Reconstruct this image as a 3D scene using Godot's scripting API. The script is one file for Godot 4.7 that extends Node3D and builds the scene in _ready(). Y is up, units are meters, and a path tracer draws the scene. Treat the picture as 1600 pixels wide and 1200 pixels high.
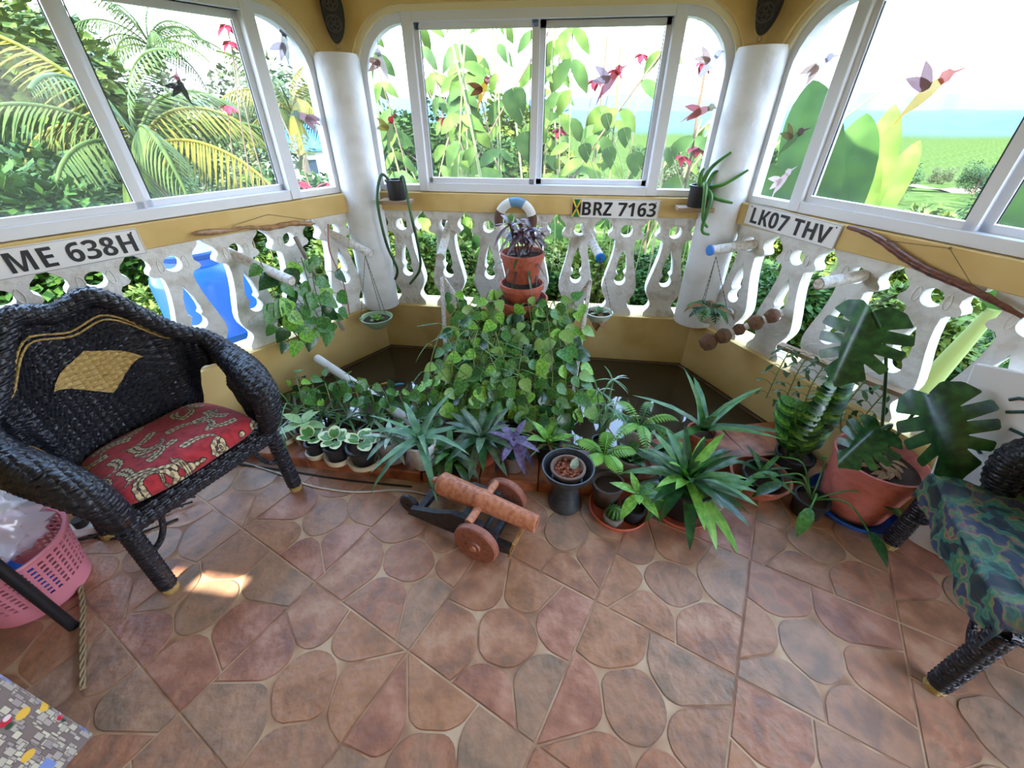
extends Node3D
# Hexagonal sun-room with balustrade, planted pond corner and garden view.

const A := 1.93          # distance from the middle of the room to the inner wall faces
const HS := 1.115        # half of the front wall
var rng := RandomNumberGenerator.new()
var mats := {}
var cache := {}
var used := {}

class MB:
	var st := SurfaceTool.new()
	var grp := 10
	func _init():
		st.begin(Mesh.PRIMITIVE_TRIANGLES)
	func g(n):
		st.set_smooth_group(n)
	func tri(a: Vector3, b: Vector3, c: Vector3):
		st.add_vertex(a); st.add_vertex(b); st.add_vertex(c)
	func quad(a: Vector3, b: Vector3, c: Vector3, d: Vector3):
		tri(a, b, c); tri(a, c, d)
	func box(c: Vector3, s: Vector3, b := Basis(), bev := 0.0):
		g(0xffffffff)
		var h := s * 0.5
		if bev > 0.0:
			var pts := []
			for ax in 3:
				for sg in [-1.0, 1.0]:
					var u := (ax + 1) % 3
					var v := (ax + 2) % 3
					var q := []
					for k in [[-1, -1], [1, -1], [1, 1], [-1, 1]]:
						var p := Vector3.ZERO
						p[ax] = h[ax] * sg
						p[u] = (h[u] - bev) * k[0]
						p[v] = (h[v] - bev) * k[1]
						q.append(c + b * p)
					if sg > 0: quad(q[3], q[2], q[1], q[0])
					else: quad(q[0], q[1], q[2], q[3])
			for ax in 3:
				var u := (ax + 1) % 3
				var v := (ax + 2) % 3
				for su in [-1.0, 1.0]:
					for sv in [-1.0, 1.0]:
						var q := []
						for k in [[-1, 0], [1, 0], [1, 1], [-1, 1]]:
							var p := Vector3.ZERO
							p[ax] = (h[ax] - bev) * k[0]
							p[u] = (h[u] - (bev if k[1] == 1 else 0.0)) * su
							p[v] = (h[v] - (0.0 if k[1] == 1 else bev)) * sv
							q.append(c + b * p)
						if su * sv > 0: quad(q[0], q[1], q[2], q[3])
						else: quad(q[3], q[2], q[1], q[0])
			for sx in [-1.0, 1.0]:
				for sy in [-1.0, 1.0]:
					for sz in [-1.0, 1.0]:
						var a := c + b * Vector3(h.x * sx, (h.y - bev) * sy, (h.z - bev) * sz)
						var e := c + b * Vector3((h.x - bev) * sx, h.y * sy, (h.z - bev) * sz)
						var d := c + b * Vector3((h.x - bev) * sx, (h.y - bev) * sy, h.z * sz)
						if sx * sy * sz > 0: tri(a, d, e)
						else: tri(a, e, d)
			return
		for ax in 3:
			for sg in [-1.0, 1.0]:
				var u := (ax + 1) % 3
				var v := (ax + 2) % 3
				var q := []
				for k in [[-1, -1], [1, -1], [1, 1], [-1, 1]]:
					var p := Vector3.ZERO
					p[ax] = h[ax] * sg
					p[u] = h[u] * k[0]
					p[v] = h[v] * k[1]
					q.append(c + b * p)
				if sg > 0: quad(q[3], q[2], q[1], q[0])
				else: quad(q[0], q[1], q[2], q[3])
	func bar(a: Vector3, b: Vector3, w: float, t: float, up := Vector3.UP, bev := 0.0):
		var z := (b - a).normalized()
		var x := up.cross(z).normalized()
		var y := z.cross(x)
		box((a + b) * 0.5, Vector3(w, t, (b - a).length()), Basis(x, y, z), bev)
	func tube(pts: Array, rads, sides := 8, caps := true, flat := 1.0):
		grp += 1
		g(grp)
		var rings := []
		var nrm := Vector3.ZERO
		for i in pts.size():
			var a: Vector3 = pts[max(i - 1, 0)]
			var c: Vector3 = pts[min(i + 1, pts.size() - 1)]
			var t := (c - a).normalized()
			if i == 0:
				nrm = t.cross(Vector3.UP if abs(t.y) < 0.9 else Vector3.RIGHT).normalized()
			else:
				nrm = (nrm - t * nrm.dot(t)).normalized()
			var bn := t.cross(nrm)
			var r: float = rads[i] if rads is Array else rads
			var ring := []
			for k in sides:
				var an := TAU * k / sides
				ring.append(pts[i] + nrm * cos(an) * r + bn * sin(an) * r * flat)
			rings.append(ring)
		for i in rings.size() - 1:
			for k in sides:
				var k2 := (k + 1) % sides
				quad(rings[i][k], rings[i][k2], rings[i + 1][k2], rings[i + 1][k])
		if caps:
			grp += 1
			g(grp)
			var n := rings.size() - 1
			for k in range(1, sides - 1):
				tri(rings[0][0], rings[0][k + 1], rings[0][k])
				tri(rings[n][0], rings[n][k], rings[n][k + 1])
	func lathe(prof: Array, seg := 24, xf := Transform3D()):
		grp += 1
		for i in prof.size() - 1:
			if i > 0:
				var d0: Vector2 = (prof[i] - prof[i - 1]).normalized()
				var d1: Vector2 = (prof[i + 1] - prof[i]).normalized()
				if d0.dot(d1) < 0.8: grp += 1
			g(grp)
			var p: Vector2 = prof[i]
			var q: Vector2 = prof[i + 1]
			for k in seg:
				var a0 := TAU * k / seg
				var a1 := TAU * ((k + 1) % seg) / seg
				var A0 := xf * Vector3(cos(a0) * p.x, p.y, sin(a0) * p.x)
				var A1 := xf * Vector3(cos(a1) * p.x, p.y, sin(a1) * p.x)
				var B0 := xf * Vector3(cos(a0) * q.x, q.y, sin(a0) * q.x)
				var B1 := xf * Vector3(cos(a1) * q.x, q.y, sin(a1) * q.x)
				if q.x > 1e-5: tri(A0, B0, B1)
				if p.x > 1e-5: tri(A0, B1, A1)
	func prism(poly: PackedVector2Array, z0: float, z1: float, xf := Transform3D(), skip_axis := false):
		g(0xffffffff)
		var idx := Geometry2D.triangulate_polygon(poly)
		for i in range(0, idx.size(), 3):
			var a := poly[idx[i]]
			var b := poly[idx[i + 1]]
			var c := poly[idx[i + 2]]
			if (b - a).cross(c - a) > 0:
				var t := b; b = c; c = t
			tri(xf * Vector3(a.x, a.y, z1), xf * Vector3(b.x, b.y, z1), xf * Vector3(c.x, c.y, z1))
			tri(xf * Vector3(a.x, a.y, z0), xf * Vector3(c.x, c.y, z0), xf * Vector3(b.x, b.y, z0))
		var cw := Geometry2D.is_polygon_clockwise(poly)
		for i in poly.size():
			var a := poly[i]
			var b := poly[(i + 1) % poly.size()]
			if skip_axis and abs(a.x) < 1e-5 and abs(b.x) < 1e-5: continue
			var q := [xf * Vector3(a.x, a.y, z0), xf * Vector3(b.x, b.y, z0), xf * Vector3(b.x, b.y, z1), xf * Vector3(a.x, a.y, z1)]
			if cw: quad(q[0], q[1], q[2], q[3])
			else: quad(q[3], q[2], q[1], q[0])
	# a leaf along +z from the origin, face up: prof is [[t, half width], ...] as shares of the length
	func leaf(length: float, prof: Array, xf := Transform3D(), curl := 0.3, fold := 0.25, wave := 0.0, thick := 0.0):
		grp += 1
		g(grp)
		var L := []
		var C := []
		var R := []
		var y := 0.0
		var z := 0.0
		var last := 0.0
		for i in prof.size():
			var t: float = prof[i][0]
			var w: float = prof[i][1] * length
			var an := -curl * t
			var ds: float = (t - last) * length
			y += sin(an) * ds
			z += cos(an) * ds
			last = t
			var lift := w * fold + (sin(i * 2.1) * wave * w)
			C.append(xf * Vector3(0, y, z))
			L.append(xf * Vector3(-w, y + lift, z))
			R.append(xf * Vector3(w, y + w * fold - (sin(i * 2.1) * wave * w), z))
		for i in prof.size() - 1:
			quad(L[i], L[i + 1], C[i + 1], C[i])
			quad(C[i], C[i + 1], R[i + 1], R[i])
	func done() -> ArrayMesh:
		st.generate_normals()
		return st.commit()

# ---------------------------------------------------------------- helpers
func noise_img(seed_: int, freq: float, cols: Array, size := 256, oct := 4, contrast := 1.6, kind := FastNoiseLite.TYPE_SIMPLEX_SMOOTH) -> Image:
	var n := FastNoiseLite.new()
	n.seed = seed_
	n.frequency = freq
	n.noise_type = kind
	n.fractal_octaves = oct
	var src := n.get_seamless_image(size, size)
	var im := Image.create(size, size, false, Image.FORMAT_RGB8)
	for y in size:
		for x in size:
			var v: float = clamp((src.get_pixel(x, y).r - 0.5) * contrast + 0.5, 0.0, 0.9999) * (cols.size() - 1)
			var i := int(v)
			im.set_pixel(x, y, (cols[i] as Color).lerp(cols[i + 1], v - i))
	return im

func M(key: String, col: Color, rough := 0.7, o := {}) -> StandardMaterial3D:
	if mats.has(key): return mats[key]
	var m := StandardMaterial3D.new()
	m.albedo_color = col
	m.roughness = rough
	m.metallic = o.get("metal", 0.0)
	m.metallic_specular = o.get("spec", 0.5)
	if o.has("cols"):
		m.albedo_color = Color.WHITE
		m.albedo_texture = ImageTexture.create_from_image(noise_img(o.get("seed", 1), o.get("freq", 0.02), o.cols, o.get("size", 256), o.get("oct", 4), o.get("contrast", 1.8)))
		m.uv1_triplanar = true
		m.uv1_world_triplanar = o.get("world", false)
		m.uv1_scale = Vector3.ONE * o.get("scale", 2.0)
	if o.has("bump"):
		var im := noise_img(o.get("seed", 1) + 50, o.get("bfreq", 0.05), [Color.BLACK, Color.WHITE], 256, 4, 1.5)
		m.heightmap_enabled = false
		var nm := im.duplicate()
		nm.convert(Image.FORMAT_RGBA8)
		nm.bump_map_to_normal_map(o.bump)
		m.normal_enabled = true
		m.normal_texture = ImageTexture.create_from_image(nm)
		m.uv1_triplanar = true
		m.uv1_world_triplanar = o.get("world", false)
		m.uv1_scale = Vector3.ONE * o.get("scale", 2.0)
	if o.has("backlight"):
		m.backlight_enabled = true
		m.backlight = o.backlight
	if o.has("clear"):
		m.clearcoat_enabled = true
		m.clearcoat = o.clear
		m.clearcoat_roughness = 0.2
	if o.has("alpha"):
		m.transparency = BaseMaterial3D.TRANSPARENCY_ALPHA
		m.albedo_color.a = o.alpha
	mats[key] = m
	return m

func C8(r, g, b) -> Color:
	return Color(r / 255.0, g / 255.0, b / 255.0)

func named(n: String) -> String:
	if not used.has(n):
		used[n] = 0
		return n
	used[n] += 1
	return "%s_%03d" % [n, used[n]]

func part(parent: Node, called: String, mesh: Mesh, m: Material, xf := Transform3D(), label := "") -> MeshInstance3D:
	var o := MeshInstance3D.new()
	o.name = called
	o.mesh = mesh
	o.material_override = m
	o.transform = xf
	if label != "": o.set_meta("label", label)
	parent.add_child(o, true)
	return o

func thing(called: String, label: String, cat: String, at := Vector3.ZERO, turn := 0.0, group := "") -> Node3D:
	var o := Node3D.new()
	o.name = named(called)
	add_child(o, true)
	o.position = at
	o.rotation.y = turn
	o.set_meta("label", label)
	o.set_meta("category", cat)
	if group != "": o.set_meta("group", group)
	return o

func single(called: String, label: String, cat: String, mesh: Mesh, m: Material, xf := Transform3D(), group := "") -> MeshInstance3D:
	var o := MeshInstance3D.new()
	o.name = named(called)
	o.mesh = mesh
	o.material_override = m
	o.transform = xf
	o.set_meta("label", label)
	o.set_meta("category", cat)
	if group != "": o.set_meta("group", group)
	add_child(o, true)
	return o

func structure(called: String, label: String, xf := Transform3D()) -> Node3D:
	var o := Node3D.new()
	o.name = called
	o.transform = xf
	o.set_meta("kind", "structure")
	o.set_meta("label", label)
	o.set_meta("category", called.split("_")[0])
	add_child(o, true)
	return o

func aim(dir: Vector3, up := Vector3.UP) -> Basis:   # z along dir, y near up
	var z := dir.normalized()
	var x := up.cross(z)
	if x.length() < 0.01: x = Vector3.RIGHT.cross(z)
	x = x.normalized()
	return Basis(x, z.cross(x), z)

func rnd(a: float, b: float) -> float:
	return rng.randf_range(a, b)

func wall_xf(side: String) -> Transform3D:
	var n := Vector3(0, 0, 1)
	if side == "left": n = Vector3(sin(PI / 3), 0, 0.5)
	if side == "right": n = Vector3(-sin(PI / 3), 0, 0.5)
	return Transform3D(Basis(Vector3(n.z, 0, -n.x), Vector3.UP, n), -A * n)

func round_poly(p: PackedVector2Array, cut: float, times := 2) -> PackedVector2Array:
	for t in times:
		var q := PackedVector2Array()
		for i in p.size():
			var a := p[i]
			var b := p[(i + 1) % p.size()]
			var l := a.distance_to(b)
			var k: float = min(0.3, cut / max(l, 1e-6))
			q.append(a.lerp(b, k)); q.append(b.lerp(a, k))
		p = q
		cut *= 0.45
	return p

func mesh_of(key: String, make: Callable) -> Mesh:
	if not cache.has(key): cache[key] = make.call()
	return cache[key]

# ---------------------------------------------------------------- room
func setup():
	rng.seed = 7163
	var cam := Camera3D.new()
	cam.name = "camera"
	cam.position = Vector3(0.224, 1.55, 0.80)
	cam.rotation_degrees = Vector3(-33.5, 7.5, 0)
	cam.fov = 86.32
	cam.near = 0.02
	cam.far = 9000
	add_child(cam)
	cam.current = true
	var env := Environment.new()
	env.background_mode = Environment.BG_SKY
	var sky := Sky.new()
	var sm := ProceduralSkyMaterial.new()
	sm.sky_top_color = Color(0.62, 0.78, 0.97)
	sm.sky_horizon_color = Color(0.97, 0.98, 1.0)
	sm.sky_curve = 0.25
	sm.ground_bottom_color = Color(0.35, 0.42, 0.25)
	sm.ground_horizon_color = Color(0.8, 0.85, 0.8)
	sm.sky_energy_multiplier = 1.5
	sky.sky_material = sm
	env.sky = sky
	env.tonemap_mode = Environment.TONE_MAPPER_LINEAR
	env.tonemap_exposure = 5.6
	env.volumetric_fog_enabled = true
	env.volumetric_fog_density = 0.0
	env.sdfgi_enabled = true
	env.ssao_enabled = true
	env.ssil_enabled = true
	var we := WorldEnvironment.new()
	we.name = "world_environment"
	we.environment = env
	add_child(we)
	var sun := DirectionalLight3D.new()
	sun.name = "sun"
	sun.light_energy = 1.25
	sun.light_color = Color(1.0, 0.96, 0.88)
	sun.light_angular_distance = 0.6
	sun.shadow_enabled = true
	add_child(sun)
	# the sun stands behind the viewer, a little to one side, about 47 degrees high
	var d := Vector3(-0.24, 0, 0.97).normalized() * cos(deg_to_rad(47)) + Vector3.UP * sin(deg_to_rad(47))
	sun.look_at_from_position(d * 10.0, Vector3.ZERO, Vector3.UP)

func voronoi_tile(seeds: Array) -> Array:
	var out := []
	for i in seeds.size():
		var poly := PackedVector2Array([Vector2(0, 0), Vector2(1, 0), Vector2(1, 1), Vector2(0, 1)])
		for j in seeds.size():
			if i == j: continue
			var m: Vector2 = (seeds[i] + seeds[j]) * 0.5
			var n: Vector2 = (seeds[j] - seeds[i]).normalized()
			var q := PackedVector2Array()
			for k in poly.size():
				var a := poly[k]
				var b := poly[(k + 1) % poly.size()]
				var da := (a - m).dot(n)
				var db := (b - m).dot(n)
				if da <= 0: q.append(a)
				if (da < 0 and db > 0) or (da > 0 and db < 0): q.append(a.lerp(b, da / (da - db)))
			poly = q
		out.append(poly)
	return out

# rounds the corners that lie inside the tile, keeps those on its straight edges, then opens the joint
func round_inner(p: PackedVector2Array) -> PackedVector2Array:
	for t in 2:
		var q := PackedVector2Array()
		for i in p.size():
			var v := p[i]
			if v.x < .01 or v.x > .99 or v.y < .01 or v.y > .99:
				q.append(v)
				continue
			var a := p[(i + p.size() - 1) % p.size()]
			var b := p[(i + 1) % p.size()]
			var k := 0.055 if t == 0 else 0.02
			q.append(v.move_toward(a, min(k, v.distance_to(a) * .32)))
			q.append(v.move_toward(b, min(k, v.distance_to(b) * .32)))
		p = q
	return Geometry2D.offset_polygon(p, -0.006)[0]

func build_floor():
	var fl := structure("floor", "red-brown crazy-paving tile floor with tan joints")
	var grout := M("grout", C8(176, 132, 100), 0.75, {"cols": [C8(150, 108, 82), C8(186, 146, 112), C8(200, 168, 136)], "scale": 1.3, "world": true, "seed": 5, "freq": 0.012})
	var mb := MB.new()
	mb.prism(PackedVector2Array([Vector2(-2.57, 1.95), Vector2(2.57, 1.95), Vector2(2.57, 0.5), Vector2(1.7, -1.0), Vector2(1.3, -0.93), Vector2(0.45, -0.6), Vector2(-0.41, -0.6), Vector2(-1.75, -0.8), Vector2(-2.57, 0.5)]), -0.1, 0.0035, Transform3D(Basis(Vector3.RIGHT, Vector3.BACK, Vector3.UP), Vector3.ZERO))
	part(fl, "bed", mb.done(), grout)
	var sm := []
	var pal := [
		[C8(140, 102, 80), C8(162, 112, 84), C8(176, 126, 96), C8(188, 142, 112)],
		[C8(144, 98, 80), C8(160, 108, 86), C8(174, 120, 96), C8(186, 136, 112)],
		[C8(138, 112, 92), C8(156, 122, 98), C8(168, 128, 102), C8(178, 138, 110)],
		[C8(150, 108, 80), C8(168, 118, 86), C8(180, 130, 98), C8(168, 122, 94)],
		[C8(138, 106, 88), C8(156, 116, 92), C8(172, 126, 98), C8(162, 122, 96)],
		[C8(142, 104, 84), C8(162, 110, 84), C8(176, 124, 96), C8(156, 118, 94)]]
	for i in pal.size():
		sm.append(M("stone%d" % i, Color.WHITE, 0.42, {"cols": pal[i], "scale": 1.7, "world": true, "seed": 20 + i, "freq": 0.016, "oct": 5, "contrast": 1.5, "bump": 0.8, "bfreq": 0.05}))
	var lay := []
	for sd in [[Vector2(.2, .2), Vector2(.68, .14), Vector2(.42, .5), Vector2(.9, .5), Vector2(.12, .66), Vector2(.36, .92), Vector2(.76, .84)],
			[Vector2(.15, .3), Vector2(.5, .16), Vector2(.86, .26), Vector2(.55, .58), Vector2(.2, .8), Vector2(.9, .74), Vector2(.62, .95)],
			[Vector2(.28, .16), Vector2(.8, .22), Vector2(.16, .58), Vector2(.54, .52), Vector2(.9, .64), Vector2(.34, .9), Vector2(.72, .93)]]:
		var meshes := []
		for poly in voronoi_tile(sd):
			var s := PackedVector2Array()
			for p in round_inner(poly): s.append((p - Vector2(.5, .5)) * 0.49)
			var top: PackedVector2Array = Geometry2D.offset_polygon(s, -0.003)[0]
			var b := MB.new()
			var R := Transform3D(Basis(Vector3.RIGHT, Vector3.BACK, Vector3.UP), Vector3.ZERO)
			b.prism(s, -0.002, 0.0035, R)
			b.prism(top, 0.003, 0.006, R)
			meshes.append(b.done())
		lay.append(meshes)
	var u := Vector3(0.9205, 0, 0.3907)
	var v := Vector3(0.3907, 0, -0.9205)
	var o := Vector3(-0.667, 0, -0.005)
	var spots := []
	for i in range(-7, 8):
		for j in range(-7, 8):
			var c := o + u * (i + 0.5) * 0.49 + v * (j + 0.5) * 0.49
			var lim: float = -0.72 if c.x < -0.4 else -0.5 - max(0.0, c.x - 0.4) * 0.42
			if c.z < lim or c.z > 1.75 or abs(c.x) > 2.15 + c.z * 0.5: continue
			spots.append([c, i, j])
	spots.sort_custom(func(a, b): return a[0].distance_to(Vector3(0.1, 0, -0.1)) < b[0].distance_to(Vector3(0.1, 0, -0.1)))
	var rest := {}
	var count := 0
	for s in spots:
		var ms: Array = lay[rng.randi() % 3]
		var bs := Basis(Vector3.UP, -atan2(u.z, u.x) + PI / 2 * (rng.randi() % 4))
		for m in ms:
			var k := rng.randi() % 6
			var xf := Transform3D(bs, s[0] + Vector3.UP * rnd(0, 0.0012))
			if count < 300:
				part(fl, "stone", m, sm[k], xf)
			else:
				if not rest.has(k):
					rest[k] = SurfaceTool.new()
				rest[k].append_from(m, 0, xf)
			count += 1
	for k in rest:
		var q := part(fl, "paving_stones", rest[k].commit(), sm[k])
		q.set_meta("kind", "stuff")

func baluster_mesh() -> Mesh:
	var p := PackedVector2Array()
	p.append(Vector2(0, 0)); p.append(Vector2(0, .212))
	for k in range(1, 8):
		var a := -PI / 2 + k * (PI * 0.72) / 7
		p.append(Vector2(cos(a) * .038, .25 + sin(a) * .038))
	p.append(Vector2(.021, .289)); p.append(Vector2(.034, .305)); p.append(Vector2(.034, .335)); p.append(Vector2(.024, .39))
	p.append(Vector2(0, .458)); p.append(Vector2(0, .527))
	for k in range(1, 10):
		var a := -PI / 2 + k * PI / 10
		p.append(Vector2(cos(a) * .039, .566 + sin(a) * .039))
	p.append(Vector2(0, .605)); p.append(Vector2(0, .665))
	for q in [[.134, .665], [.134, .64], [.122, .625], [.1, .606], [.09, .585], [.092, .565], [.108, .548], [.112, .532], [.1, .52], [.072, .514], [.062, .5], [.062, .46], [.068, .41], [.08, .35], [.098, .28], [.111, .22], [.113, .19], [.107, .16], [.09, .125], [.075, .1], [.072, .082], [.078, .062], [.094, .042], [.106, .022], [.106, 0]]:
		p.append(Vector2(q[0], q[1]))
	var mb := MB.new()
	mb.prism(p, -0.038, 0.038, Transform3D(), true)
	var r := PackedVector2Array()
	for q in p: r.append(Vector2(-q.x, q.y))
	r.reverse()
	mb.prism(r, -0.038, 0.038, Transform3D(), true)
	# cast relief: a scroll over each shoulder and a drop line over the belly
	for s in [-1.0, 1.0]:
		var pts := []
		for k in 13:
			var a := k * 0.48
			pts.append(Vector3(s * (.055 + cos(a + 1.8) * .018 * (1 - k * .05)), .565 + sin(a + 1.8) * .03, .038))
		mb.tube(pts, 0.0035, 5)
		pts = []
		for k in 9:
			var t := k / 8.0
			pts.append(Vector3(s * (.012 + sin(t * PI) * .06), .13 + t * .07, .038))
		mb.tube(pts, 0.003, 5)
	return mb.done()

func ring_poly(hw: float, y0: float, y1: float, r: float, t: float) -> PackedVector2Array:
	# an arch-shouldered frame standing on y0: outer outline, then back along the inner one
	var p := PackedVector2Array()
	p.append(Vector2(-hw, y0))
	for k in 9:
		var a := PI - k * PI / 16
		p.append(Vector2(-hw + r + cos(a) * r, y1 - r + sin(a) * r))
	for k in 9:
		var a := PI / 2 - k * PI / 16
		p.append(Vector2(hw - r + cos(a) * r, y1 - r + sin(a) * r))
	p.append(Vector2(hw, y0))
	p.append(Vector2(hw - t, y0))
	var ri := r - t
	for k in 9:
		var a := k * PI / 16
		p.append(Vector2(hw - r + cos(a) * ri, y1 - r + sin(a) * ri))
	for k in 9:
		var a := PI / 2 + k * PI / 16
		p.append(Vector2(-hw + r + cos(a) * ri, y1 - r + sin(a) * ri))
	p.append(Vector2(-hw + t, y0))
	return p

func build_walls():
	var yel := M("yellow", C8(214, 176, 104), 0.7, {"cols": [C8(202, 168, 100), C8(214, 182, 116), C8(220, 190, 128)], "scale": 0.9, "seed": 3, "freq": 0.01, "world": true})
	var white := M("plaster", C8(226, 226, 226), 0.6, {"cols": [C8(214, 212, 208), C8(230, 230, 230), C8(234, 235, 238)], "scale": 1.2, "seed": 4, "freq": 0.012, "world": true, "bump": 0.6})
	var bal := M("baluster", C8(222, 219, 212), 0.65, {"cols": [C8(206, 200, 190), C8(224, 222, 216), C8(230, 228, 224), C8(226, 224, 218)], "scale": 2.2, "seed": 9, "freq": 0.015, "world": true, "bump": 1.5})
	var alu := M("aluminium", C8(222, 224, 230), 0.35)
	var rub := M("rubber", C8(40, 40, 44), 0.6)
	var glass := M("glass", Color(0.93, 0.98, 0.97), 0.02, {"alpha": 0.05, "spec": 0.2})
	var cream := M("cream", C8(228, 216, 178), 0.7)
	var bm := baluster_mesh()
	var n := 0
	for side in ["front", "left", "right"]:
		n += 1
		var w := structure("wall_" + side, {"front": "yellow wall with white balusters facing the pond", "left": "yellow wall with white balusters behind the red cushioned armchair", "right": "yellow wall with white balusters behind the monstera pot"}[side], wall_xf(side))
		var x0 := -HS
		var x1 := HS
		if side == "left": x0 = -1.8
		if side == "right": x1 = 1.8
		var b := MB.new()
		b.box(Vector3((x0 + x1) / 2, .03, -.11), Vector3(x1 - x0, .66, .22))
		part(w, "plinth", b.done(), yel)
		b = MB.new()
		b.box(Vector3(0, 1.075, -.07), Vector3(2.09, .11, .14), Basis(), .004)
		part(w, "rail", b.done(), yel)
		for i in 7:
			part(w, "baluster", bm, bal, Transform3D(Basis(), Vector3(-.891 + .297 * i, .36, -.075)))
		# wall above, with the arch-shouldered opening
		var p := PackedVector2Array([Vector2(x0, 2.6), Vector2(x1, 2.6), Vector2(x1, 1.13)])
		var inner := ring_poly(1.04, 1.13, 2.02, .31, .01)
		if x1 < 1.2: p.append(Vector2(x1, 1.13))
		for k in range(19, -1, -1): p.append(inner[k])
		p.append(Vector2(x0, 1.13))
		b = MB.new()
		b.prism(p, -.15, 0)
		part(w, "upper_wall", b.done(), yel)
		b = MB.new()
		b.prism(ring_poly(1.04, 1.13, 2.02, .31, .028), -.13, -.022)
		part(w, "arch_lining", b.done(), cream)
		if x1 > 1.2 or x0 < -1.2:
			b = MB.new()
			b.box(Vector3((1.045 + 1.8) / 2 * (1 if x1 > 1.2 else -1), .745, -.075), Vector3(.755, .77, .15))
			part(w, "pier", b.done(), yel)
		# window: arched outer frame, sliding sashes, side lights
		var win := structure("window_%d" % n, "white aluminium window in the %s wall" % side, wall_xf(side))
		b = MB.new()
		b.prism(ring_poly(1.012, 1.135, 1.992, .282, .042), -.105, -.045)
		b.box(Vector3(0, 1.15, -.075), Vector3(1.95, .034, .06))
		part(win, "outer_frame", b.done(), alu)
		b = MB.new()
		for sx in [-1, 1]:
			b.box(Vector3(sx * .70, 1.565, -.07), Vector3(.06, .86, .1), Basis(), .004)
		b.box(Vector3(0, 1.975, -.07), Vector3(1.345, .05, .09), Basis(), .003)
		b.box(Vector3(0, 1.158, -.07), Vector3(1.345, .05, .09), Basis(), .003)
		part(win, "main_frame", b.done(), alu)
		for sx in [-1, 1]:
			var zz: float = -.055 if sx < 0 else -.085
			b = MB.new()
			b.box(Vector3(sx * .66, 1.565, zz), Vector3(.035, .77, .026))
			b.box(Vector3(sx * .015, 1.565, zz), Vector3(.04, .77, .026))
			b.box(Vector3(sx * .335, 1.935, zz), Vector3(.66, .03, .026))
			b.box(Vector3(sx * .335, 1.197, zz), Vector3(.66, .03, .026))
			var sash := part(win, "sash", b.done(), alu)
			b = MB.new()
			b.box(Vector3(sx * .338, 1.566, zz), Vector3(.61, .71, .005))
			part(sash, "pane", b.done(), glass)
			b = MB.new()
			for q in [[.04, 1.566, .004, .7], [.638, 1.566, .004, .7]]:
				b.box(Vector3(sx * q[0], q[1], zz + .006), Vector3(q[2], q[3], .006))
			part(sash, "gasket", b.done(), rub)
			# side light
			var g := PackedVector2Array([Vector2(sx * .73, 1.165), Vector2(sx * .73, 1.95)])
			for k in 7:
				var a := PI / 2 - k * PI / 12
				g.append(Vector2(sx * (.73 + .24 * cos(a)), 1.71 + .24 * sin(a)))
			g.append(Vector2(sx * .97, 1.165))
			b = MB.new()
			b.prism(g, -.077, -.073)
			part(win, "side_pane", b.done(), glass)
	# round pillars in the two corners
	for sx in [-1, 1]:
		var c := structure("column_1" if sx < 0 else "column_2", "round white pillar %s" % ("beside the black trailing cactus pot" if sx < 0 else "beside the green upright cactus pot"), Transform3D(Basis(), Vector3(sx * HS, 0, -A)))
		var b := MB.new()
		b.lathe([Vector2(0, .36), Vector2(.124, .36), Vector2(.124, 1.8), Vector2(.118, 1.82), Vector2(0, 1.82)], 32)
		part(c, "shaft", b.done(), white)
	# unseen room rear: added doorway lets in sky fill, added slot shapes the sun patch
	var wb := structure("wall_back", "yellow rear wall with an added slot shaping the sun patch")
	var b := MB.new()
	for q in [[-2.57, -1.9, 0, 2.6], [-1.4, 2.57, 0, 2.6], [-1.9, -1.4, 0, 2.05], [-1.9, -1.4, 2.23, 2.6], [-1.68, -1.63, 2.05, 2.23]]:
		b.box(Vector3((q[0] + q[1]) / 2, (q[2] + q[3]) / 2, 1.98), Vector3(q[1] - q[0], q[3] - q[2], .1))
	part(wb, "masonry", b.done(), yel)
	var wl := structure("wall_rear_left", "yellow side wall beside the armchair")
	b = MB.new()
	b.box(Vector3(-2.645, 1.3, 1.26), Vector3(.15, 2.6, 1.54))
	part(wl, "masonry", b.done(), yel)
	var wr := structure("wall_rear_right", "yellow side wall with an added doorway letting in sky light")
	b = MB.new()
	b.box(Vector3(2.645, 2.36, 1.25), Vector3(.15, .48, 1.36))  # lintel over the added opening that brightens the near floor
	b.box(Vector3(2.645, 1.06, .56), Vector3(.15, 2.12, .06))
	part(wr, "masonry", b.done(), yel)
	# flat ceiling with eaves
	var ce := structure("ceiling", "cream ceiling over the room")
	b = MB.new()
	b.prism(PackedVector2Array([Vector2(-1.35, -2.3), Vector2(1.35, -2.3), Vector2(2.95, .45), Vector2(2.95, 2.3), Vector2(-2.95, 2.3), Vector2(-2.95, .45)]), 2.6, 2.7, Transform3D(Basis(Vector3.RIGHT, Vector3.BACK, Vector3.UP), Vector3.ZERO))
	part(ce, "slab", b.done(), cream)
	# pond: kerb, basin, water
	var kt := M("kerb_tile", C8(150, 84, 54), 0.35, {"cols": [C8(122, 66, 42), C8(158, 92, 60), C8(176, 112, 78)], "scale": 2.0, "seed": 31, "freq": 0.014, "world": true})
	var kp := [Vector3(-1.62, 0, -.74), Vector3(-.41, 0, -.7), Vector3(.45, 0, -.72), Vector3(1.2, 0, -1.02), Vector3(1.55, 0, -1.12)]
	var kerb := structure("trim_1", "low terracotta tiled kerb around the pond")
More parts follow.
